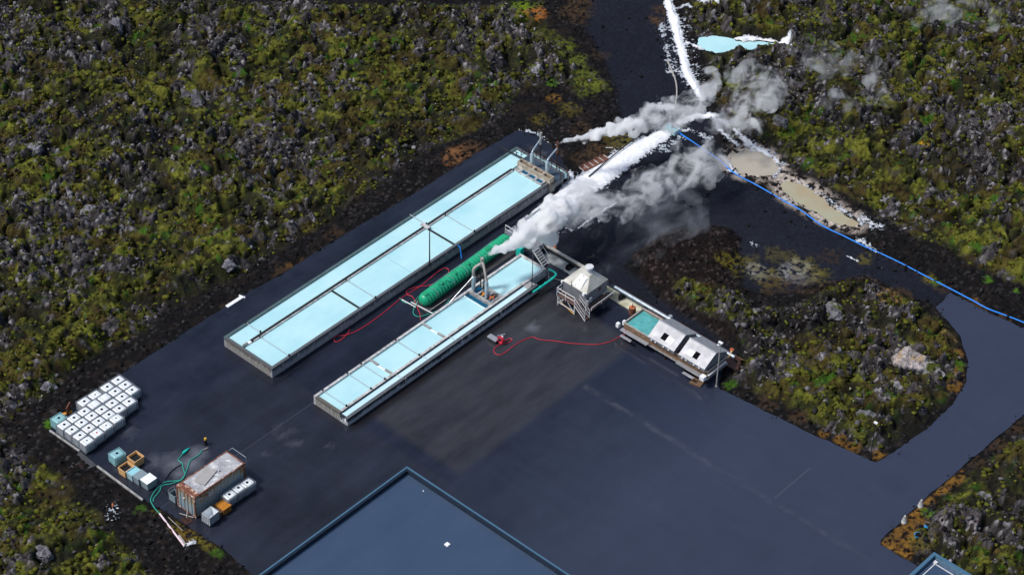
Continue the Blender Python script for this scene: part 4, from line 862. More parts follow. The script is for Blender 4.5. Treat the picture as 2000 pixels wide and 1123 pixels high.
MB().tube([(bx-.02, by-.02, .3), (bx+.02, by+.02, .3)], .3, 16).build('hoop', 'orange_rust', dr)
bx, by = G(1061, 462, .3)
dr = thing('orange_board', (bx, by, 0), 'small orange board standing at the edge of the white crust', 'board')
MB().cbox((bx, by), .12, .85, .02, .6, .5).build('panel', 'orange_rust', dr); MB().cbox((bx-.1, by), .06, .2, .0, .3, .5).build('foot', 'white', dr)
for k, (px, py, r_) in enumerate(((1090, 500, .28), (1105, 496, .2), (1112, 495, .22), (1130, 508, .4), (1142, 505, .45), (1150, 510, .35))):
    boulder(px, py, r_, r_*.7, ['white crusted lump closest to the orange barrel', 'small pale lump, middle of three beyond the black pipe', 'small pale lump at the end of the black stick', 'beige lump left of the tower chimney', 'beige lump behind the tower chimney', 'beige lump right behind the tower roof'][k], (0.55, 0.52, 0.5) if k < 3 else (0.3, 0.26, 0.23), None, 30+k, 'mineral_lump')['category'] = 'mineral lump'
tag(MB().bar(G3(1095, 500, .3), G3(1137, 492, .4), .06).build('stick', 'black'), 'black stick lying on gravel beyond the pipe', 'stick')

# ------------------------------------------------------------------ hooded tower
tw = thing('hooded_tower', (6.5, 3.3, 0), 'pale hooded tank on stilts with a round chimney and side stairs', 'tower')
x0, x1, y0, y1, zd, ze = 4.98, 7.98, 1.85, 4.95, 1.2, 2.65
mb = MB(); mb.box(x0, x1, y0, y1, zd, ze); mb.build('body', 'grey_wall', tw)
mb = MB(); b = len(mb.v); cx_t, cy_t = 6.75, 3.6
mb.v += [(x0-.06, y0-.06, ze), (x1+.06, y0-.06, ze), (x1+.06, y1+.06, ze), (x0-.06, y1+.06, ze), (cx_t-.45, cy_t-.45, 3.7), (cx_t+.45, cy_t-.45, 3.7), (cx_t+.45, cy_t+.45, 3.7), (cx_t-.45, cy_t+.45, 3.7)]
mb.f += [(0, 1, 5, 4), (1, 2, 6, 5), (2, 3, 7, 6), (3, 0, 4, 7), (4, 5, 6, 7), (3, 2, 1, 0)]
hood = mb.build('hood', 'hood', tw)
MB().lathe((cx_t, cy_t), [(.36, 3.66), (.3, 3.72), (.3, 4.25), (.43, 4.26), (.43, 4.34), (.4, 4.4)], 24).build('chimney', 'white_steel', tw)
def on_hood(u, v, up=.03):   # u along x edge 0..1, v up the near (y0) slope
    a = Vector((x0-.06+(x1-x0+.12)*u, y0-.06, ze)); t = Vector((cx_t-.45+.9*u, cy_t-.45, 3.7)); p = a.lerp(t, v)
    n = Vector((0, -1.05, 1.75)).normalized(); return tuple(p+n*up)
def on_hoodL(u, v, up=.03):  # the x0 slope, u along y
    a = Vector((x0-.06, y0-.06+(y1-y0+.12)*u, ze)); t = Vector((cx_t-.45, cy_t-.45+.9*u, 3.7)); p = a.lerp(t, v)
    n = Vector((-1.05, 0, 1.4)).normalized(); return tuple(p+n*up)
mb = MB(); q_ = ((.34, .08), (.7, .08), (.9, .88), (.12, .88)); pts = [on_hood(*p, .05) for p in q_]; low = [on_hood(*p, 0) for p in q_]
mb.v += low+pts; mb.f += [(4, 5, 6, 7), (0, 1, 5, 4), (1, 2, 6, 5), (2, 3, 7, 6), (3, 0, 4, 7)]; hatch = mb.build('roof_hatch', 'white', tw)
mb = MB(); [mb.cbox(on_hood(.47, v, .06)[:2], .18, .05, on_hood(.47, v, .06)[2], on_hood(.47, v, .06)[2]+.05) for v in (.15, .5, .82)]; h_ = mb.build('hinge', 'dark_metal', hatch)
MB().bar(on_hood(.73, .12, .1), on_hood(.8, .8, .1), .03).build('grab_rail', 'white_steel', hatch)
MB().bar((x0+1.1, y0-.05, ze-.1), (x0+1.1, y0-.05, ze+.55), .03).build('rod', 'dark_metal', tw)
MB().cbox((x1-.2, y0-.2), .25, .25, ze-.15, ze+.12).build('lamp_box', 'white', tw); MB().cbox((x1+.15, y0-.05), .35, .25, zd+.1, ze-.7).build('control_box', 'steel', tw); MB().cbox((x1+.25, y0+.35), .2, .3, zd+.4, ze-.5).build('control_box', 'conduit', tw)
MB().tube([(x0-.1, y0-.05, ze-.3), (x0-.1, y0-.05, ze-.05)], .12, 10).build('lamp_box', 'white', tw)
MB().cbox((x1+.02, y1-1.1), .02, .35, 1.9, 2.35).build('rust_stain', 'rust', tw)
# walkway decks: along the lower left side and along the right side
MB().box(x0-.1, x1-.75, y0-.75, y0-.02, zd-.08, zd).build('walkway', 'deck_brown', tw)
MB().box(x1+.02, x1+.7, y0-.05, y1+.2, zd-.28, zd-.2).build('walkway', 'deck_brown', tw)
mb = MB()
for x in (x0-.1, x0+1.0, x1-.85): mb.bar((x, y0-.75, zd-.1), (x, y0-.75, zd+.95), .035)
for z in (.95, .5): mb.bar((x0-.1, y0-.75, zd+z), (x1-.85, y0-.75, zd+z), .035)
mb.bar((x0-.1, y0-.75, zd+.95), (x0-.1, y0, zd+.95), .035).bar((x0-.1, y0-.75, zd+.5), (x0-.1, y0, zd+.5), .03)
mb.build('handrail', 'white_steel', tw)
mb = MB(); mb.bar((x1+.7, y0, zd+.1), (x1+.7, y1+.4, zd+.1), .05); [mb.bar((x1+.7, y, zd-.25), (x1+.7, y, zd+.1), .035) for y in (y0, y0+1.5, y1+.2)]; mb.build('handrail', 'white_steel', tw)
for x, y in ((x0, y0-.7), (x1-.85, y0-.7), (x0, y1), (x1, y1), (x1, y0), (x0, y0)): MB().bar((x, y, 0), (x, y, zd), .06).build('leg', 'white_steel', tw)
mb = MB(); mb.bar((x0, y0-.7, .35), (x1-.85, y0-.7, .35), .035).bar((x0, y0-.7, .35), (x0+.9, y0-.7, zd), .03).bar((x1-.85, y0-.7, .1), (x0+1.1, y0-.7, zd), .03).bar((x0, y0-.7, zd-.1), (x0+.7, y0-.7, .3), .03); mb.build('brace', 'white_steel', tw)
MB().bar((x0, y0-.3, .12), (x1-.9, y0-.72, .06), .05).build('beam', 'yellow', tw)
st = MB(); ns = 6
for k in range(ns): st.box(x1-.75+k*.22, x1-.52+k*.22, y0-.75, y0-.1, zd-.16-k*.19, zd-.12-k*.19)
st.build('tread', 'deck_brown', tw)
for y in (y0-.78, y0-.08):
    MB().bar((x1-.85, y, zd), (x1+.6, y, .03), .045).build('stringer', 'white_steel', tw)
    mb = MB(); [mb.bar((x1-.85, y, zd+h_), (x1+.55, y, .05+h_), .032) for h_ in (.9, .45)]; mb.bar((x1+.55, y, .03), (x1+.55, y, .95), .032); mb.build('handrail', 'white_steel', tw)

# ------------------------------------------------------------------ platform with open tub and two metal hatches
pt = thing('tub_platform', (17, 3.5, 0), 'raised long metal tub, open with green water at its left end', 'tank')
X0, X1, Y0, Y1, ZR = 12.6, 22.9, 2.05, 4.95, 1.65
mb = MB(); ring_walls(mb, X0, X1, Y0, Y1, .12, .85, ZR-.02); mb.box(X0+.12, X1-.12, Y0+.12, Y1-.12, .85, .9); mb.build('tank_wall', 'wood', pt)
mb = MB(); ring_walls(mb, X0-.05, X1+.05, Y0-.05, Y1+.05, .14, ZR-.02, ZR+.05); mb.build('rim', 'conduit_beige', pt)
mb = MB(); mb.box(X0-.1, X1+.1, Y0-.12, Y1+.12, .72, .85); mb.build('base_frame', 'steel', pt)
for x in (12.8, 15.2, 17.7, 20.2, 22.7):
    for y in (2.2, 4.8): MB().bar((x, y, 0), (x, y, .72), .08).build('leg', 'rust_dark', pt)
MB().box(X0, X0+3.3, Y0-.6, Y0-.14, 1.06, 1.12).build('walkway', 'steel', pt); MB().box(X0+.3, X0+1.6, Y0-.95, Y0-.64, .7, .75).build('step', 'steel', pt)
MB().box(19.5, 22.9, Y0-.6, Y0-.14, 1.06, 1.12).build('walkway', 'steel', pt); MB().box(20.6, 21.9, Y0-.95, Y0-.64, .7, .75).build('step', 'steel', pt)
MB().box(12.6, 16.9, 5.2, 5.75, .9, 1.0).build('rear_deck', 'rust', pt)
MB().box(X1+.06, X1+.25, Y0-.1, Y1-.3, ZR-.35, ZR-.25).build('end_rail', 'white_steel', pt)
for c_, s_ in (((X0-.25, Y0+.4), .3), ((X0-.5, Y0-.25), .32), ((X1-.1, Y0-.55), .5)): MB().cbox(c_, s_, s_, 1.0, 1.45).build('control_box', 'white', pt)
mb = MB(); mb.box(X0+.12, 16.2, Y0+.12, Y1-.12, .9, ZR-.14); mb_w = struct(mb.build('water', simple('green_tub_water', (0.1, 0.38, 0.37), .12, 0, .35, 1.2)))
def hatch_house(x0, x1, label, dark_first):
    t = thing('metal_hatch', ((x0+x1)/2, 3.5, ZR), label, 'hatch cover', 'gabled metal hatch covers over the tub')
    ya, yr, yb, z0, ze_, zr, ro = 1.75, 3.35, 5.15, ZR+.06, 2.1, 3.05, .05
    def prism(xa, xb, off, mat, name, far=True):
        mb = MB(); p = [(ya, z0), (ya, ze_-off), (yr, zr-off), (yb, ze_-off), (yb, z0)]
        b = len(mb.v)
        for x in (xa, xb): mb.v += [(x, y, z) for y, z in p]
        mb.f += [(0, 1, 2, 3, 4), (9, 8, 7, 6, 5)]+[(i, (i+1) % 5, (i+1) % 5+5, i+5) for i in range(5)]
        return mb.build(name, mat, t)
    prism(x0+.04, x1-.04, .05, 'grey_wall', 'body')
    for nm, (y_a, z_a, y_b, z_b) in (('roof_panel', (ya-.06, ze_-.03, yr, zr)), ('rear_roof_panel', (yr, zr, yb+.06, ze_-.03))):
        mb = MB(); n = Vector((0, -(z_b-z_a), y_b-y_a)).normalized()*.05; b = 0
        for x in (x0, x1): mb.v += [(x, y_a, z_a), (x, y_b, z_b), (x, y_b+n.y, z_b+n.z), (x, y_a+n.y, z_a+n.z)]
        mb.f += [(3, 2, 1, 0), (4, 5, 6, 7)]+[(i, (i+1) % 4, (i+1) % 4+4, i+4) for i in range(4)]; mb.build(nm, 'panel' if nm == 'roof_panel' else 'steel', t)
    MB().tube([(x0-.03, yr, zr+.03), (x1+.03, yr, zr+.03)], .08, 8).build('ridge_cap', 'panel', t)
    for f in (.35, .68):
        for sgn, yy in ((0, ya), (1, yb)):
            xs = x0+(x1-x0)*f; MB().bar((xs, yy, ze_+.03), (xs, yr, zr+.04), .02, 4).build('seam', 'white_steel', t)
    def patch(u0, u1, v0, v1, mat, name):
        n = Vector((0, -(zr-ze_), yr-ya)).normalized(); mb = MB(); P_ = []
        for u, v in ((u0, v0), (u1, v0), (u1, v1), (u0, v1)):
            y_, z_ = ya+(yr-ya)*v, ze_+(zr-ze_)*v; P_.append(Vector((x0+(x1-x0)*u, y_, z_)))
        for up in (.03, .075): mb.v += [tuple(p+n*up) for p in P_]
        mb.f += [(4, 5, 6, 7), (0, 1, 5, 4), (1, 2, 6, 5), (2, 3, 7, 6), (3, 0, 4, 7)]; mb.build(name, mat, t)
    a, b_ = (.38, .56), (.57, .8)
    if not dark_first: a, b_ = (.43, .6), (.2, .42)
    patch(*a, .2, .58, 'void', 'open_window'); patch(*b_, .2, .52, 'white', 'window_lid')
    for u in (.15, .3, .6, .8): MB().cbox((x0+(x1-x0)*u, ya-.09), .16, .06, ze_-.22, ze_-.1).build('latch', 'white', t)
hatch_house(15.85, 19.05, 'gabled metal hatch next to the open green tub, white lid right of its dark window', True)
hatch_house(19.6, 22.75, 'gabled metal hatch at the pole end, white lid left of its dark window', False)
def barrel(px, py, z0, h, r, mat, label, legs=False, top='orange_rust'):
    x, y = G(px, py, z0+h); t = thing('barrel', (x, y, 0), label, 'barrel')
    MB().lathe((x, y), [(r*.95, z0), (r, z0+.03), (r, z0+h*.33), (r*1.06, z0+h*.35), (r, z0+h*.37), (r, z0+h*.66), (r*1.06, z0+h*.68), (r, z0+h*.7), (r, z0+h-.03), (r*.9, z0+h-.01)], 20).build('drum', mat, t)
    MB().lathe((x, y), [(r*.88, z0+h-.01), (r*.88, z0+h+.02)], 20).build('lid', top, t)
    MB().bar((x, y, z0+h), (x, y, z0+h+.45), .04).build('vent_pipe', 'rust_dark', t)
    if legs:
        for a in (.5, 2.6, 4.7): MB().bar((x+r*.8*math.cos(a), y+r*.8*math.sin(a), 0), (x+r*.8*math.cos(a), y+r*.8*math.sin(a), z0), .035).build('leg', 'rust', t)
barrel(1235.5, 600, .15, .9, .34, 'rust', 'upright rusty orange barrel at the open end of the green tub')
barrel(1412, 692, .7, .95, .3, 'redpaint', 'red barrel on thin legs beside the pole end hatch', True)
p_ = thing('pipe_bend', (23.3, 5.0, 0), 'short yellowish bent pipe behind the red barrel', 'pipe')
MB().tube(smooth_path([G3(1418, 700, .9), G3(1424, 696, .95), G3(1429, 686, 1.0)], 5), .1, 10).build('pipe', 'tub_orange', p_); MB().tube([G3(1429, 684, .95), G3(1430, 682, 1.1)], .2, 10).build('flange', 'orange_rust', p_)

def pallet(x, y, z, mat, label, rz=0, w_=1.2, d_=1.0, slats=9, group=None):
    t = thing('pallet', (x, y, z), label, 'pallet', group); co, si = math.cos(rz), math.sin(rz)
    def off(a, b): return (x+co*a-si*b, y+si*a+co*b)
    for k in range(slats): MB().cbox(off(-w_/2+w_*(k+.5)/slats, 0), w_/slats*.78, d_, z+.11, z+.14, rz).build('slat', mat, t, 0, False)
    for b in (-d_/2+.06, 0, d_/2-.06): MB().cbox(off(0, b), w_, .1, z, z+.11, rz).build('runner', 'wood_brown', t, 0, False)
    return t
px_, py_ = G(1361.5, 745, .15); pallet(px_, py_, .01, 'wood', 'wooden pallet lying on asphalt in front of the metal hatches', .2)

# ------------------------------------------------------------------ caged totes
def proto_tote(tank, cap_mat, cap_r, cage='cage', open_top=False):
    """returns an unlinked-position tote at the origin: pallet, tank, cage, cap"""
    t = thing('caged_tote', (0, 0, 0), 'x', 'tote')
    W2, D2 = .5, .6
    MB().box(-W2, W2, -D2, D2, .1, .14).box(-W2, -W2+.1, -D2, D2, .004, .1).box(W2-.1, W2, -D2, D2, .004, .1).box(-.07, .07, -D2, D2, .004, .1).build('pallet_base', 'dark_metal', t)
    if open_top:
        mb = MB(); ring_walls(mb, -W2+.03, W2-.03, -D2+.03, D2-.03, .03, .14, 1.08); mb.box(-W2+.06, W2-.06, -D2+.06, D2-.06, .14, .3); mb.build('tank', tank, t)
    else:
        MB().box(-W2+.06, W2-.06, -D2+.07, D2-.07, .14, 1.1).build('tank', tank, t, .1)
        [MB().box(-W2+.1, W2-.1, y-.012, y+.012, 1.1, 1.12).build('rib', 'cage', t) for y in (-.3, .3)]
        if cap_mat: MB().lathe((0, 0), [(cap_r, 1.1), (cap_r, 1.135), (cap_r*.8, 1.14)], 16).build('cap', cap_mat, t)
    mb = MB(); q = .016
    for k in range(6):
        z = .2+k*.18
        for y in (-D2, D2): mb.box(-W2, W2, y-q, y+q, z-q, z+q)
        for x in (-W2, W2): mb.box(x-q, x+q, -D2, D2, z-q, z+q)
    for k in range(6):
        x = -W2+k*(2*W2)/5
        for y in (-D2, D2): mb.box(x-q, x+q, y-q*1.3, y+q*1.3, .14, 1.12)
    for k in range(7):
        y = -D2+k*(2*D2)/6
        for x in (-W2, W2): mb.box(x-q*1.3, x+q*1.3, y-q, y+q, .14, 1.12)
    mb.build('cage', cage, t, 0, False)
    return t
def copy_tote(src, x, y, label, group, rz=0):
    c = src.copy(); C.objects.link(c); c.location = (x, y, .004); c.rotation_euler = (0, 0, rz); tag(c, label, 'tote', group)
    for chd in src.children:
        d = chd.copy(); C.objects.link(d); d.parent = c
    return c
def z6(x, y): return (80+x/5.617, 700+y/5.617)
ROWS = [('far right', [((845, 232), 'B'), ((924, 285), 'B'), ((998, 342), 'B')]),
        ('second', [((727, 308), 'B'), ((814, 357), 'B'), ((889, 415), 'B'), ((966, 468), 'B')]),
        ('third', [((594, 395), 'S'), ((695, 424), 'W'), ((780, 486), 'B'), ((858, 544), 'BL')]),
        ('fourth', [((475, 468), 'B'), ((582, 495), 'W'), ((666, 556), 'B'), ((745, 612), 'B'), ((823, 652), 'S')]),
        ('fifth', [((475, 577), 'B'), ((555, 625), 'B'), ((632, 682), 'B'), ((714, 733), 'S')]),
        ('sixth', [((362, 647), 'B'), ((444, 699), 'B'), ((523, 758), 'BW'), ((611, 811), 'R')]),
        ('front left', [((195, 650), 'T'), ((255, 722), 'B'), ((339, 776), 'B'), ((427, 838), 'B'), ((503, 897), 'S')])]
KIND = {'B': ('tote_white', 'black', .13), 'S': ('tote_white', 'black', .075), 'W': ('tote_white', 'white', .09), 'R': ('tote_white', 'red', .09),
        'T': ('tote_teal', 'black', .13), 'BL': ('tote_white', 'black', .13), 'BW': ('white', 'black', .13), 'O': ('tote_white', None, 0)}
protos = {}
def get_tote(kind, x, y, label, group, rz=0):
    if kind not in protos:
        t = proto_tote(*KIND[kind], cage='tote_teal' if kind == 'T' else 'cage', open_top=kind == 'O')
        if kind == 'BL': MB().box(-.3, .2, -.635, -.625, .45, .95).build('label_plate', 'blue_pipe', t, 0, False)
        protos[kind] = t; t.location = (x, y, .004); t.rotation_euler = (0, 0, rz); return tag(t, label, 'tote', group)
    return copy_tote(protos[kind], x, y, label, group, rz)
ordn = ['first', 'second', 'third', 'fourth', 'fifth']
GT = 'white caged totes in the corner block'
rown = {'far right': 'short row of three farthest right', 'second': 'second row from the right', 'third': 'third row from the right', 'fourth': 'middle row of the block',
        'fifth': 'third row from the left', 'sixth': 'second row from the left', 'front left': 'leftmost row of the block'}
feat = {'B': 'white caged tote', 'S': 'small capped white tote', 'W': 'white capped tote', 'R': 'red capped white tote', 'T': 'teal caged tote', 'BL': 'blue labelled white tote', 'BW': 'brightest white caged tote'}
for nm, cells in ROWS:
    for k, (p, kd) in enumerate(cells):
        x, y = G(*z6(*p), 1.12); nth = 'topmost' if k == 0 else ('lowest' if k == len(cells)-1 else ordn[k]+' from the top')
        get_tote(kd, x, y, f'{feat[kd]}, {nth}, in the {rown[nm]}', GT, random.uniform(-.015, .015))
for (px, py), pos in (((447.9, 964.7), 'nearest of three beside the rusty container'), ((465.5, 951.8), 'middle of three beside the rusty container'), ((482.6, 941.6), 'farthest of three beside the rusty container')):
    x, y = G(px, py, 1.12); get_tote('B', x, y, 'white caged tote, '+pos, 'totes along the container')
x, y = G(228.3, 884.6, 1.12); get_tote('T', x, y, 'teal caged tote standing alone above the orange tubs', 'loose totes', -.1)
x, y = G(410.5, 1000, 1.1); get_tote('O', x, y, 'open topped white caged tote in front of the orange pallets', 'loose totes', .05)
# tubs
def tub(px, py, w_, d_, h, mat, label, rz=0, fill=None, lid=None, z=1):
    x, y = G(px, py, h); t = thing('plastic_tub', (x, y, 0), label, 'tub', 'plastic tubs set in a row by the kerb')
    mb = MB(); ta = .88; co, si = math.cos(rz), math.sin(rz)
    def rect(s, zz, i=0): return [(x+co*a*(w_/2-i)*s-si*b*(d_/2-i)*s, y+si*a*(w_/2-i)*s+co*b*(d_/2-i)*s, zz) for a, b in ((-1, -1), (1, -1), (1, 1), (-1, 1))]
    mb.v = rect(ta, .01)+rect(1, h)+rect(1, h, .06)+rect(ta, .12, .05)
    mb.f = [(3, 2, 1, 0)]+[(i, (i+1) % 4, (i+1) % 4+4, i+4) for i in range(4)]+[(i+4, (i+1) % 4+4, (i+1) % 4+8, i+8) for i in range(4)]+[(i+8, (i+1) % 4+8, (i+1) % 4+12, i+12) for i in range(4)]+[(12, 13, 14, 15)]
    mb.build('shell', mat, t)
    if fill: b = MB(); b.poly(rect(.96, h*.68 if fill != 'turq' else h*.9, .06)); b.build('water', fill, t)
    if lid: MB().cbox((x, y), w_*1.03, d_*1.03, h+.002, h+.06, rz).build('lid', lid, t, .02)
    return t
tub(264.6, 891, 1.1, 1.15, .85, 'tub_orange', 'orange open tub standing farthest right above the row', 0, 'tub_water')
tub(246, 911, .98, 1.15, .8, 'tub_orange', 'orange open tub half filled with dark water, left end of the row', 0, 'tub_water')
tub(260.5, 919, .8, 1.1, .8, 'tub_blue', 'pale blue tub full of turquoise water, second in the row', 0, 'turq')
tub(273.5, 927, .8, 1.1, .8, 'tub_grey', 'grey tub with a flat grey lid, third in the row', 0, None, 'tub_grey')
tub(290, 935, .98, 1.15, .85, 'tub_grey', 'grey tub with a white lid at the right end of the row', 0, None, 'white')
px_, py_ = G(436, 985, .75)
for k in range(5): pallet(px_+random.uniform(-.03, .03), py_, .01+k*.145, 'wood_orange', ['lowest', 'second lowest', 'middle', 'second highest', 'topmost'][k]+' orange pallet of the brighter stack by the container', 0, 1.15, 1.0, 6, 'stacked pallets')
px_, py_ = G(423, 993, .7)
for k in range(4): pallet(px_, py_+random.uniform(-.03, .03), .01+k*.145, 'wood_brown', ['lowest', 'second lowest', 'second highest', 'topmost'][k]+' brown pallet of the darker stack behind the open tote', 0, 1.15, .7, 6, 'stacked pallets')

# ------------------------------------------------------------------ rusty container
ct = thing('shipping_container', (-.2, -40, 0), 'rusty blue grey container with a patched white flecked roof', 'container')
cx0, cx1, cy0, cy1, ch_ = -1.38, .98, -42.85, -36.8, 2.55
def corr(axis_, a, b, c, z0, z1, sgn):
    mb = MB(); n = int((b-a)/.09); pts = []
    for k in range(n+1): pts.append((a+(b-a)*k/n, c+sgn*(.035 if (k//2) % 2 else 0)))
    for k in range(n):
        (u0, v0), (u1, v1) = pts[k], pts[k+1]; i = len(mb.v)
        P_ = [(u0, v0, z0), (u1, v1, z0), (u1, v1, z1), (u0, v0, z1)]
        mb.v += P_ if axis_ == 'x' else [(v, u, z) for u, v, z in P_]; mb.f.append((i, i+1, i+2, i+3))
    return mb
for ax_, a, b, c, s_ in (('y', cy0+.1, cy1-.1, cx1-.06, 1), ('y', cy0+.1, cy1-.1, cx0+.06, -1), ('x', cx0+.1, cx1-.1, cy1-.06, 1)):
    corr(ax_, a, b, c, .15, ch_-.12, s_).build('side_panel', 'container', ct, 0, False)
MB().box(cx0+.1, cx1-.1, cy0+.03, cy0+.07, .15, ch_-.12).build('door', 'container', ct)
mb = MB(); [mb.bar((x, cy0, .2), (x, cy0, ch_-.2), .025) for x in (cx0+.45, cx0+.95, cx0+1.4, cx0+1.9)]; mb.build('lock_bar', 'conduit', ct)
MB().bar((-.55, cy0-.03, 1.55), (-.25, cy0-.03, 1.75), .035).build('door_handle', 'white', ct)
mb = MB()
for x in (cx0+.05, cx1-.05):
    for y in (cy0+.05, cy1-.05): mb.box(x-.07, x+.07, y-.07, y+.07, .02, ch_)
mb.build('corner_post', 'rust_frame', ct)
mb = MB(); mb.box(cx0+.12, cx1-.12, cy0, cy0+.12, ch_-.14, ch_-.01).box(cx0+.12, cx1-.12, cy1-.12, cy1, ch_-.14, ch_-.01).box(cx0, cx0+.1, cy0+.12, cy1-.12, ch_-.14, ch_-.01).box(cx1-.1, cx1, cy0+.12, cy1-.12, ch_-.14, ch_-.01)
mb.box(cx0, cx1, cy0, cy0+.1, .02, .15).box(cx0, cx0+.1, cy0+.1, cy1, .02, .15).box(cx1-.1, cx1, cy0+.1, cy1, .02, .15); mb.build('edge_rail', 'rust_frame', ct)
MB().box(cx0+.1, cx1-.1, cy0+.12, cy1-.12, ch_-.1, ch_-.05).build('roof', 'container_roof', ct)
mb = MB(); mb.box(cx0+.1, cx1-.1, cy0+.1, cy0+.7, ch_-.05, ch_-.02); mb.build('roof_edge_rust', 'rust_frame', ct)
sh = MB(); c0 = (-.35, -40.3)
sh.cbox(c0, 1.15, 2.1, ch_+.02, ch_+.06, .28); sh.build('roof_patch', simple('sheet', (.36, .345, .33), .6, 0, .2, 1.5), ct, .01)
MB().lathe((.1, -39.0), [(.05, ch_-.05), (.05, ch_+.04)], 8).build('vent', 'black', ct)
mb = MB()
for a, b in (((0, 0), (.25, .2)), ((.25, .2), (.35, 0)), ((.12, .12), (.4, .25))): mb.bar((.05+a[0], -39.6+a[1], ch_-.03), (.05+b[0], -39.6+b[1], ch_-.03), .035, 4)
mb.build('paint_mark', 'white', ct)
# white brushed marks on the long side: hand painted O and C after a smear
mb = MB(); sx_ = cx1+.02
def arc(cy, cz, r1, r2, a0_, a1_): return [(sx_, cy+r1*math.cos(a), cz+r2*math.sin(a)) for a in np.linspace(a0_, a1_, 12)]
mb.tube(arc(-41.05, 1.8, .13, .2, 0, 6.28), .025, 5); mb.tube(arc(-40.7, 1.85, .14, .2, .9, 5.4), .025, 5)
mb.tube([(sx_, -42.3, 2.0), (sx_, -42.0, 1.95), (sx_, -41.9, 1.85)], .03, 5); mb.build('painted_letters', 'white', ct)
mb = MB(); mb.tube([(sx_, -41.6, 1.9), (sx_, -41.45, 2.0), (sx_, -41.35, 1.9)], .03, 5); mb.build('red_paint_mark', 'redpaint', ct)
tag(MB().tube([(cx0+.3, cy1+.05, 2.75), (cx0+.3, cy1+.45, 2.75), (cx1-.3, cy1+.45, 2.75), (cx1-.3, cy1+.45, .02)], .035, 6).build('bent_pipe_frame', 'conduit'), 'bent pale pipe frame behind the far end of the container', 'pipe frame')
cg = thing('crate', (*G(340, 975), 0), 'small grey metal crate against the left wall of the container', 'crate'); cx2, cy2 = G(341, 963, .8)
mb = MB(); ring_walls(mb, cx2-.4, cx2+.4, cy2-.35, cy2+.35, .04, .05, .85); mb.build('side', 'tub_grey', cg)
mb = MB(); [mb.bar((cx2-.4, cy2+s_*.36, .85), (cx2-.4, cy2+s_*.36, 1.2), .02).bar((cx2-.4, cy2-.36, 1.2), (cx2-.4, cy2+.36, 1.2), .02) for s_ in (-1, 1)]; mb.build('handle', 'white_steel', cg)
xs_ = thing('wooden_cross', (*G(365, 1007), 0), 'pale wooden cross of battens on the ground by the container end', 'battens')
MB().bar(G3(351, 1002, .1), G3(378, 1010, .1), .05, 4).build('batten', 'twig', xs_); MB().bar(G3(365, 1010, .08), G3(366, 995, .5), .05, 4).build('batten', 'twig', xs_)
tag(MB().cbox(G(365, 1016), .9, .8, .004, .05).build('rusty_plate', 'rust_dark'), 'dark red rusty plate lying under the wooden cross', 'plate')
z7 = lambda x, y: (190+x/4.49, 830+y/4.49)
hose('hose', [(*z7(755, 240), .15), z7(735, 270), z7(712, 305), z7(745, 335), z7(752, 370), z7(762, 405), z7(770, 425), z7(755, 455), z7(735, 478), z7(700, 487), z7(640, 490), z7(590, 500), z7(555, 530), z7(520, 560), z7(490, 600), z7(468, 650), z7(480, 690), z7(510, 735), z7(548, 775)], .05, .05, 'hose_green', 'green hose with a thick teal nozzle, left of two crossing hoses')
hose('hose', [z7(920, 218), z7(895, 255), z7(850, 285), z7(812, 315), z7(795, 365), z7(780, 405), z7(765, 440), z7(745, 475), z7(700, 495), z7(640, 515), z7(590, 522), z7(560, 540), z7(550, 570), z7(525, 605), z7(495, 640), z7(492, 670)], .06, .05, 'hose_green', 'green hose ending by the yellow bollard, right of two crossing hoses')
tag(MB().tube([G3(*z7(752, 245), .12), G3(*z7(780, 222), .14), G3(*z7(810, 198), .1)], [.13, .12, .03], 10).build('nozzle', 'teal_pipe'), 'cone shaped teal nozzle lying on the asphalt', 'nozzle')
hose('hose', [z7(740, 345), z7(690, 372), z7(645, 410), z7(612, 455), z7(590, 495), z7(560, 540), z7(600, 590), z7(650, 640), z7(690, 690)], .045, .05, 'black', 'black hose curving under the green hoses near the container', 'hose')
tag(MB().bar(G3(*z7(925, 218), .08), G3(*z7(972, 198), .08), .05).build('loose_pipe', 'conduit_beige'), 'short pale pipe at the foot of the yellow bollard', 'pipe')
bx, by = G(402, 868); bo = thing('bollard', (bx, by, 0), 'short black bollard with a yellow top above the container', 'bollard')
MB().lathe((bx, by), [(.16, 0), (.14, .6), (.12, .62)], 12).build('post', 'black', bo); MB().lathe((bx, by), [(.13, .62), (.12, .82), (.05, .86)], 12).build('top', 'yellow', bo)
tag(MB().bar(G3(*z7(548, 775), .1), G3(*z7(765, 1060), .1), .09, 10).build('loose_pipe', 'pink_white'), 'long pinkish white pipe lying below the green hoses', 'pipe')
tag(MB().bar(G3(*z7(622, 805), .1), G3(*z7(750, 925), .1), .03).build('loose_pipe', 'twig'), 'thin brown pipe between the pinkish pipe and the container', 'pipe')
tag(MB().bar(G3(*z7(718, 968), .15), G3(*z7(775, 1050), .15), .12, 6).build('log', 'twig'), 'thick pale log beside the lower end of the pinkish pipe', 'log')
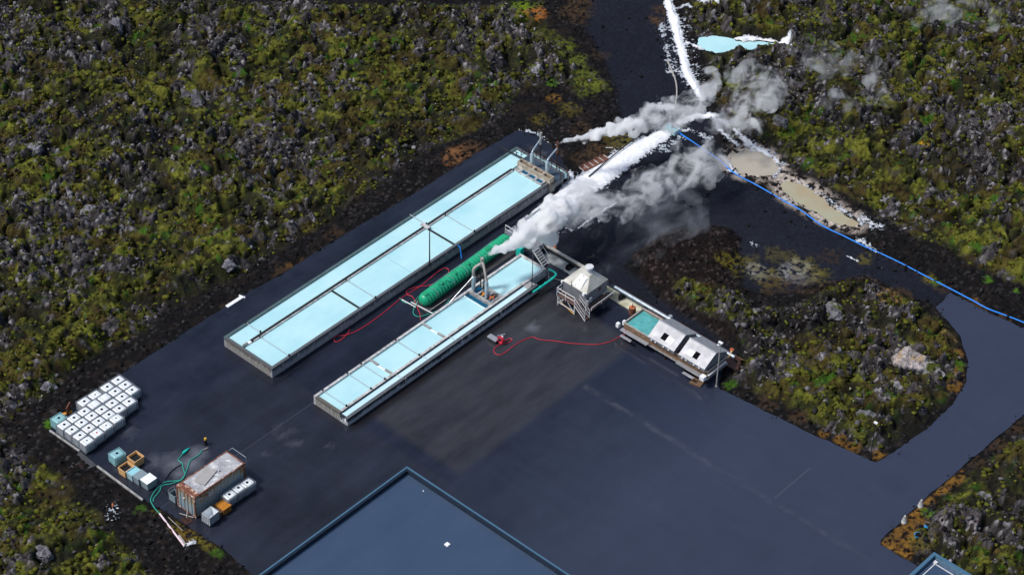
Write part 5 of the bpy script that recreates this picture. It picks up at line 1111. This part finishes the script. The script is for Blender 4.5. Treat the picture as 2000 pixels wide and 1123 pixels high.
# kerbs and corner pit
def kerb(a, b, w_, h, label):
    (x0, y0), (x1, y1) = G(*a), G(*b); L = math.hypot(x1-x0, y1-y0)
    return tag(MB().cbox(((x0+x1)/2, (y0+y1)/2), L, w_, -.05, h, math.atan2(y1-y0, x1-x0)).build('kerb', 'concrete', None, .02), label, 'kerb')
kerb((190, 911), (279, 977), .16, .15, 'concrete kerb running from the corner pit past the tubs')
kerb((97, 841), (155, 881), .16, .12, 'concrete kerb along the block of white totes')
cpit = thing('corner_pit', (*G(160, 900), 0), 'flat grey triangular concrete apron at the corner of the kerbs', 'apron')
MB().quadbox(GP([(155, 880), (190, 909), (160, 919), (140, 920), (137, 912)]), -.04, .03).build('apron', simple('wet_concrete', (.05, .052, .06), .6, 0, .4, 1.5), cpit)
MB().quadbox(GP([(144, 912), (152, 903), (165, 912), (156, 917)]), .03, .05).build('stain', 'rust_dark', cpit)
tag(MB().cbox(G(134, 800, .3), .12, .9, .05, .9, .5).build('plank', 'rust'), 'reddish brown upright plank at the back of the tote block', 'plank')
tag(MB().cbox(G(131, 806, .1), 1.0, .3, .02, .12, 1.2).build('plank', 'wood_orange'), 'yellow brown plank lying behind the tote block', 'plank')
pb = thing('white_plank', (*G(457, 592), 0), 'white board lying at the edge of the yard by the moss field', 'board')
(ax_, ay_), (bx_, by_) = G(443, 600), G(473, 581)
MB().cbox(((ax_+bx_)/2, (ay_+by_)/2), math.dist((ax_, ay_), (bx_, by_)), .38, .02, .12, math.atan2(by_-ay_, bx_-ax_)).build('panel', 'white', pb, .01)
MB().cbox((bx_, by_), .1, .7, .02, .2, math.atan2(by_-ay_, bx_-ax_)+.3).build('end_cap', 'white', pb)
rk = thing('rusty_rack', (*G(1160, 320), 0), 'rusty ladder shaped rack lying beside the white crust', 'rack')
(ax_, ay_), (bx_, by_) = G(1136, 332), G(1184, 308); rzz = math.atan2(by_-ay_, bx_-ax_)
mid_ = ((ax_+bx_)/2, (ay_+by_)/2); Lr = math.dist((ax_, ay_), (bx_, by_)); co, si = math.cos(rzz), math.sin(rzz)
for s_ in (-1, 1): MB().cbox((mid_[0]-si*s_*.45, mid_[1]+co*s_*.45), Lr, .1, .03, .15, rzz).build('side_rail', 'rust', rk)
for k in range(6): u = -Lr/2+Lr*k/5; MB().cbox((mid_[0]+co*u, mid_[1]+si*u), .1, .8, .04, .13, rzz).build('crossbar', 'conduit_beige', rk)
for k in range(5): u = -Lr/2+Lr*(k+.5)/5; MB().cbox((mid_[0]+co*u, mid_[1]+si*u), Lr/5-.12, .78, .03, .06, rzz).build('panel', 'rust', rk)

# outfall box, hot water pipes and the blue line
of = thing('outfall_box', (*G(1312, 250), 0), 'small turquoise outfall box at the top of the white crust', 'outfall')
ox, oy = G(1312, 252, .3); mb = MB(); ring_walls(mb, ox-.8, ox+.8, oy-.5, oy+.5, .12, 0, .5); mb.build('side', 'tub_blue', of); MB().box(ox-.68, ox+.68, oy-.38, oy+.38, .1, .4).build('water', 'turq', of); MB().cbox((ox, oy+.1), .2, .2, .4, .75).build('gate', 'dark_water', of)
tag(MB().bar((ox+.4, oy+.2, .4), G3(1333, 241, .5), .08).build('outlet_pipe', 'dark_metal'), 'dark pipe leaving the turquoise outfall box to the upper right', 'pipe')
hose('water_pipe', [(1314, 252), (1330, 262), (1345, 272), (1375, 292), (1405, 313), (1425, 331), (1440, 342), (1480, 363), (1530, 392), (1560, 408), (1605, 440), (1650, 462), (1690, 482), (1720, 495), (1760, 514), (1800, 535), (1860, 566), (1900, 587), (1930, 603), (1970, 618), (2010, 634), (2080, 665)], .075, .065, 'blue_pipe', 'long bright blue pipe crossing the gravel to the right road', 'pipe')
hose('water_pipe', [(1303, 118), (1313, 140), (1320, 160), (1322, 180), (1320, 200), (1319, 212)], .15, .09, 'conduit_beige', 'pale curved pipe beside the upper white stream', 'pipe')
tag(MB().bar(G3(1323, 196, .2), G3(1328, 214, .2), .08).build('outlet_pipe', 'black'), 'short black pipe at the lower end of the pale curved pipe', 'pipe')
tag(MB().tube([G3(*q, .3) for q in ((1150, 345), (1186, 314), (1205, 298), (1235, 274), (1270, 256), (1304, 246))], .07).build('outlet_pipe', 'dark_metal'), 'long dark pipe along the upper left edge of the white crust', 'pipe')
tag(MB().bar(G3(1024, 430, .25), G3(1075, 393, .25), .08).build('outlet_pipe', 'conduit'), 'grey pipe between the larger basin and the white crust', 'pipe')
tag(MB().bar(G3(1565, 609, .9), G3(1583, 638, .9), .08, 6).build('white_post', 'white'), 'white post lying on the dark lava island', 'post')
tag(MB().bar(G3(1183, 289, .1), G3(1197, 289, .1), .06).build('white_stick', 'concrete_light'), 'pale stick lying on the gravel above the rusty rack', 'stick')
# little white markers and signs
def post(px, py, h, label, mat='dark_metal', zb=0):
    x, y = G(px, py); t = thing('marker_post', (x, y, zb), label, 'marker post'); MB().bar((x, y, zb), (x, y, zb+h), .04).build('stake', mat, t); MB().cbox((x, y), .35, .2, zb+h, zb+h+.12).build('top_plate', 'white', t)
post(1699, 898, 4.6, 'lamp post at the lower tip of the lava island', 'dark_metal')
def cone_(px, py, label):
    x, y = G(px, py); t = thing('marker_stone', (x, y, 0), label, 'marker'); MB().lathe((x, y), [(.3, 0), (.22, .3), (.08, .8)], 10).build('stone', 'concrete_light', t); MB().cbox((x, y), .5, .5, -.02, .05).build('base', 'dark_metal', t)
cone_(1798, 988, 'pointed pale marker by the road edge, farther of two'); cone_(1766, 1019, 'pointed pale marker by the orange grass, nearer of two')
for px, py, lb in ((1812, 1029, 'blue round well cover, farther of two in the rubble'), (1793, 1044, 'blue round well cover, nearer of two in the rubble')):
    x, y = G(px, py, .45); t = thing('well_cover', (x, y, 0), lb, 'well cover'); MB().lathe((x, y), [(.28, 0), (.28, .4), (.34, .42), (.34, .5)], 16).build('cover', 'well_blue' if 'well_blue' in M else 'conduit', t)
    t.children[0].data.materials[0] = M.setdefault('wb', simple('well_blue', (.03, .25, .5), .4)); MB().lathe((x, y), [(.05, .5), (.05, .62)], 8).build('knob', 'black', t)
ow = thing('fire_bucket', (*G(219, 993), 0), 'orange and white scrap on pale ash in the dark rubble', 'scrap'); x, y = G(220, 990)
MB().bar((x-.2, y+.2, .15), (x+.15, y-.1, .2), .09, 6).build('orange_stick', 'orange_rust', ow); MB().cbox((x+.5, y+.1), .2, .14, .03, .16, .6).build('white_piece', 'white', ow)

# ------------------------------------------------------------------ big building with wet flat roof
bd = thing('industrial_building', (23, -38, 0), 'large building with a wet dark blue flat roof and low parapet', 'building')
bx0, bx1, by0, by1, bz = 14.3, 62.0, -90.0, -29.75, 6.0
MB().box(bx0+.02, bx1, by0, by1-.02, 0, bz-.5).build('wall', 'wall_blue', bd)
MB().box(bx0+.3, bx1, by0, by1-.3, bz-.5, bz-.45).build('roof', 'roof', bd)
mb = MB(); mb.box(bx0, bx0+.3, by0, by1, bz-.5, bz-.04); mb.build('parapet', 'parapet', bd); mb = MB(); mb.box(bx0+.3, bx1, by1-.3, by1, bz-.5, bz-.04); mb.build('parapet', 'parapet', bd)
mb = MB(); mb.box(bx0-.05, bx0+.1, by0, by1+.05, bz-.04, bz+.01); mb.build('capping', 'parapet_cap', bd); mb = MB(); mb.box(bx0+.1, bx1, by1-.1, by1+.05, bz-.04, bz+.01); mb.build('capping', 'parapet_cap', bd)
hx, hy = G(873.5, 1062.5, bz-.4); MB().cbox((hx, hy), .38, .38, bz-.45, bz-.36, .0).build('roof_vent', 'white', bd)
for px, py in ((805, 927), (827, 958)): hx, hy = G(px, py, bz-.4); MB().lathe((hx, hy), [(.06, bz-.45), (.05, bz-.38)], 8).build('roof_pin', 'white', bd)
bd2 = thing('industrial_building', (*G(1880, 1130), 0), 'corner of a second blue flat roofed building at the lower right', 'building')
(ux, uy) = G(1824, 1077, 5.0); 
MB().box(ux, ux+20, uy-25, uy, -.05, 4.6).build('wall', 'wall_blue', bd2); MB().box(ux+.3, ux+20, uy-25, uy-.3, 4.6, 4.64).build('roof', 'roof', bd2)
MB().box(ux, ux+.3, uy-25, uy, 4.6, 5.0).box(ux+.3, ux+20, uy-.3, uy, 4.6, 5.0).build('parapet', 'parapet_cap', bd2)
MB().box(ux+.7, ux+.78, uy-3.5, uy-.8, 4.64, 4.7).box(ux+.8, ux+2.6, uy-.85, uy-.78, 4.64, 4.7).cbox((ux+.7, uy-.7), .3, .3, 4.64, 4.8).build('roof_trim', 'white_steel', bd2)

# ------------------------------------------------------------------ steam
def steam_mat(name, dens, lo, hi, scale, col=(1.0, 1.0, 1.0), step=0.35, det=4, dist=0.9):
    mt = bpy.data.materials.new(name); mt.use_nodes = True; nt = mt.node_tree; nt.nodes.remove(nt.nodes['Principled BSDF'])
    pv = N(nt, 'ShaderNodeVolumePrincipled'); pv.inputs['Color'].default_value = (*col, 1); pv.inputs['Anisotropy'].default_value = 0.25
    f = noise(nt, scale, det, (1.0, 0.7, 1.1), 0.66)
    f.node.inputs['Distortion'].default_value = dist
    mr = N(nt, 'ShaderNodeMapRange', interpolation_type='SMOOTHSTEP'); links(nt, f, mr.inputs[0]); mr.inputs[1].default_value = lo; mr.inputs[2].default_value = hi; mr.inputs[3].default_value = 0; mr.inputs[4].default_value = dens
    links(nt, mr.outputs[0], pv.inputs['Density']); links(nt, pv.outputs[0], nt.nodes['Material Output'].inputs['Volume'])
    mt.cycles.volume_step_rate = step; return mt
def steam(label, path, mat, n, seed, vox=0.16, lump=0.55, cat='steam'):
    grow_ = 1.0 if mat is S1 else (1.08 if mat is not S4 else 1.0)
    """puffs along a path of (x, y, z, radius), fused into one billowing body"""
    rs = np.random.default_rng(seed); P_ = np.array(path, float); P_[:, 3] *= grow_; seg = np.linalg.norm(np.diff(P_[:, :3], axis=0), axis=1); cum = np.r_[0, np.cumsum(seg)]
    v, f = ico(2); V = []; Fc = []; s = 0.0; k = 0
    ts = np.linspace(0, 1, n)**1.0*cum[-1]
    for t in ts:
        c = np.array([np.interp(t, cum, P_[:, i]) for i in range(4)]); r = c[3]
        m_ = 3 if r > .35 else 1
        for q in range(m_):
            off = rs.standard_normal(3)*r*lump*np.array([1, 1, .8]); rr = r*rs.uniform(.35, .75) if q else r*rs.uniform(.6, .85)
            V.append(v*rr+c[:3]+(off if q else off*.3)); Fc.append(f+k*len(v)); k += 1
    V = np.concatenate(V); V[:, 2] = np.maximum(V[:, 2], .12); Fc = np.concatenate(Fc)
    me = bpy.data.meshes.new('steam'); me.from_pydata(V.tolist(), [], Fc.tolist()); me.materials.append(mat)
    o = bpy.data.objects.new('steam', me); C.objects.link(o)
    rm = o.modifiers.new('fuse', 'REMESH'); rm.mode = 'VOXEL'; rm.voxel_size = vox
    dp = o.modifiers.new('billow', 'DISPLACE'); tx = bpy.data.textures.new('billow', 'CLOUDS'); tx.noise_scale = vox*5; tx.noise_depth = 4
    dp.texture = tx; dp.strength = vox*4.5; dp.texture_coords = 'GLOBAL'; dp.mid_level = .5
    o['label'] = label; o['category'] = cat; o['kind'] = 'stuff'; return o
def g4(px, py, z, r): return (*G3(px, py, z), r)
S1 = steam_mat('steam_dense', 8.0, .36, .62, 1.1, step=.25, dist=.4); S2 = steam_mat('steam_mid', 3.4, .465, .85, .6, step=.3, det=6); S3 = steam_mat('steam_thin', 2.0, .49, .85, .5, step=.3, det=6); S2B = steam_mat('steam_body', 3.2, .43, .8, .8, step=.3, det=6); S4 = steam_mat('steam_veil', .2, .47, .8, .3, (.9, .95, 1.0), step=.4)
steam('thick white steam plume blowing from the rusty brown chimney', [g4(1086, 282, 4.4, .12), g4(1105, 276, 4.7, .25), g4(1140, 268, 5.0, .42), g4(1180, 258, 5.3, .6), g4(1215, 250, 5.5, .68), g4(1240, 242, 5.7, .7)], S1, 55, 1)
steam('soft grey steam rising over the outfall box', [g4(1225, 247, 5.6, .8), g4(1250, 238, 5.6, 1.1), g4(1275, 232, 5.5, 1.2), g4(1310, 225, 5.5, 1.2), g4(1350, 212, 6, 1.1), g4(1380, 180, 7, 1.1), g4(1392, 145, 8, .9)], S2B, 55, 2, .22)
steam('white steam plume blowing from the twin pipe stack', [g4(945, 500, 4.8, .14), g4(962, 494, 5, .3), g4(990, 482, 5.2, .5), g4(1015, 468, 5.3, .75), g4(1045, 448, 5.4, 1.0), g4(1075, 425, 5.5, 1.2), g4(1100, 405, 5.6, 1.3)], S1, 60, 3)
steam('broad grey steam drifting over the lower white crust', [g4(1075, 425, 4, 1.1), g4(1110, 400, 4, 1.3), g4(1140, 388, 4, 1.4), g4(1175, 395, 4, 1.2), g4(1215, 398, 4, 1.15), g4(1250, 382, 4, 1.15), g4(1290, 362, 4, 1.25), g4(1330, 335, 4, 1.35), g4(1370, 312, 4, 1.4), g4(1398, 305, 4.5, 1.0)], S2, 130, 4, .22, .7)
steam('round grey steam cloud left of the turquoise pool', [g4(1425, 150, 6, .9), g4(1450, 145, 6, 1.3), g4(1465, 135, 6, 1.0)], S2, 14, 5, .25)
steam('grey steam cloud above the upper mud pool', [g4(1475, 160, 6, 1.3), g4(1495, 180, 6, 1.9), g4(1480, 210, 5.5, 1.3), g4(1510, 150, 6, 1.1)], S2, 24, 6, .28)
steam('low grey steam cloud just above the round mud pool', [g4(1410, 235, 4, 1.2), g4(1440, 235, 4, 1.6), g4(1470, 250, 4, 1.1), g4(1485, 240, 4, .8)], S2, 24, 7, .28)
steam('thin steam wisp right of the turquoise pool', [g4(1555, 95, 6, .8), g4(1570, 115, 6, 1.0), g4(1610, 120, 6, 1.5), g4(1650, 115, 6, 1.4), g4(1685, 105, 6, .8)], S3, 30, 8, .28)
steam('thin curved steam wisp in the right field', [g4(1712, 120, 6, .7), g4(1718, 150, 6, .9), g4(1705, 165, 6, 1.1), g4(1715, 190, 6, .9), g4(1730, 205, 6, .8)], S3, 26, 9, .25)
steam('faint steam wisp low in the right field', [g4(1625, 195, 6, .9), g4(1640, 190, 6, 1.1), g4(1655, 200, 6, .7)], S3, 12, 10, .28)
steam('small steam puff near the upper right corner', [g4(1935, 60, 6, .7), g4(1943, 45, 6, 1.0), g4(1950, 25, 6, .6)], S3, 14, 11, .25)
steam('faint steam veil over the top right corner', [g4(1790, 40, 6, .8), g4(1840, 15, 6, 1.4), g4(1900, 10, 6, 1.2)], S3, 20, 14, .3)
steam('blue grey steam veil drifting from the tower chimney', [g4(1165, 530, 4.5, .7), g4(1195, 515, 4, 1.4), g4(1215, 490, 4, 1.7), g4(1240, 465, 4, 2.0), g4(1290, 440, 4, 2.2), g4(1340, 410, 4, 2.0)], S4, 50, 12, .3)
steam('faint mist over the dark gravel right of the crust', [g4(1120, 440, 3, 1.0), g4(1160, 425, 3, 1.3), g4(1250, 405, 3, 1.4), g4(1330, 370, 3, 1.3)], S4, 34, 13, .3)

for o in bpy.data.objects:
    if '_o' in o: del o['_o']
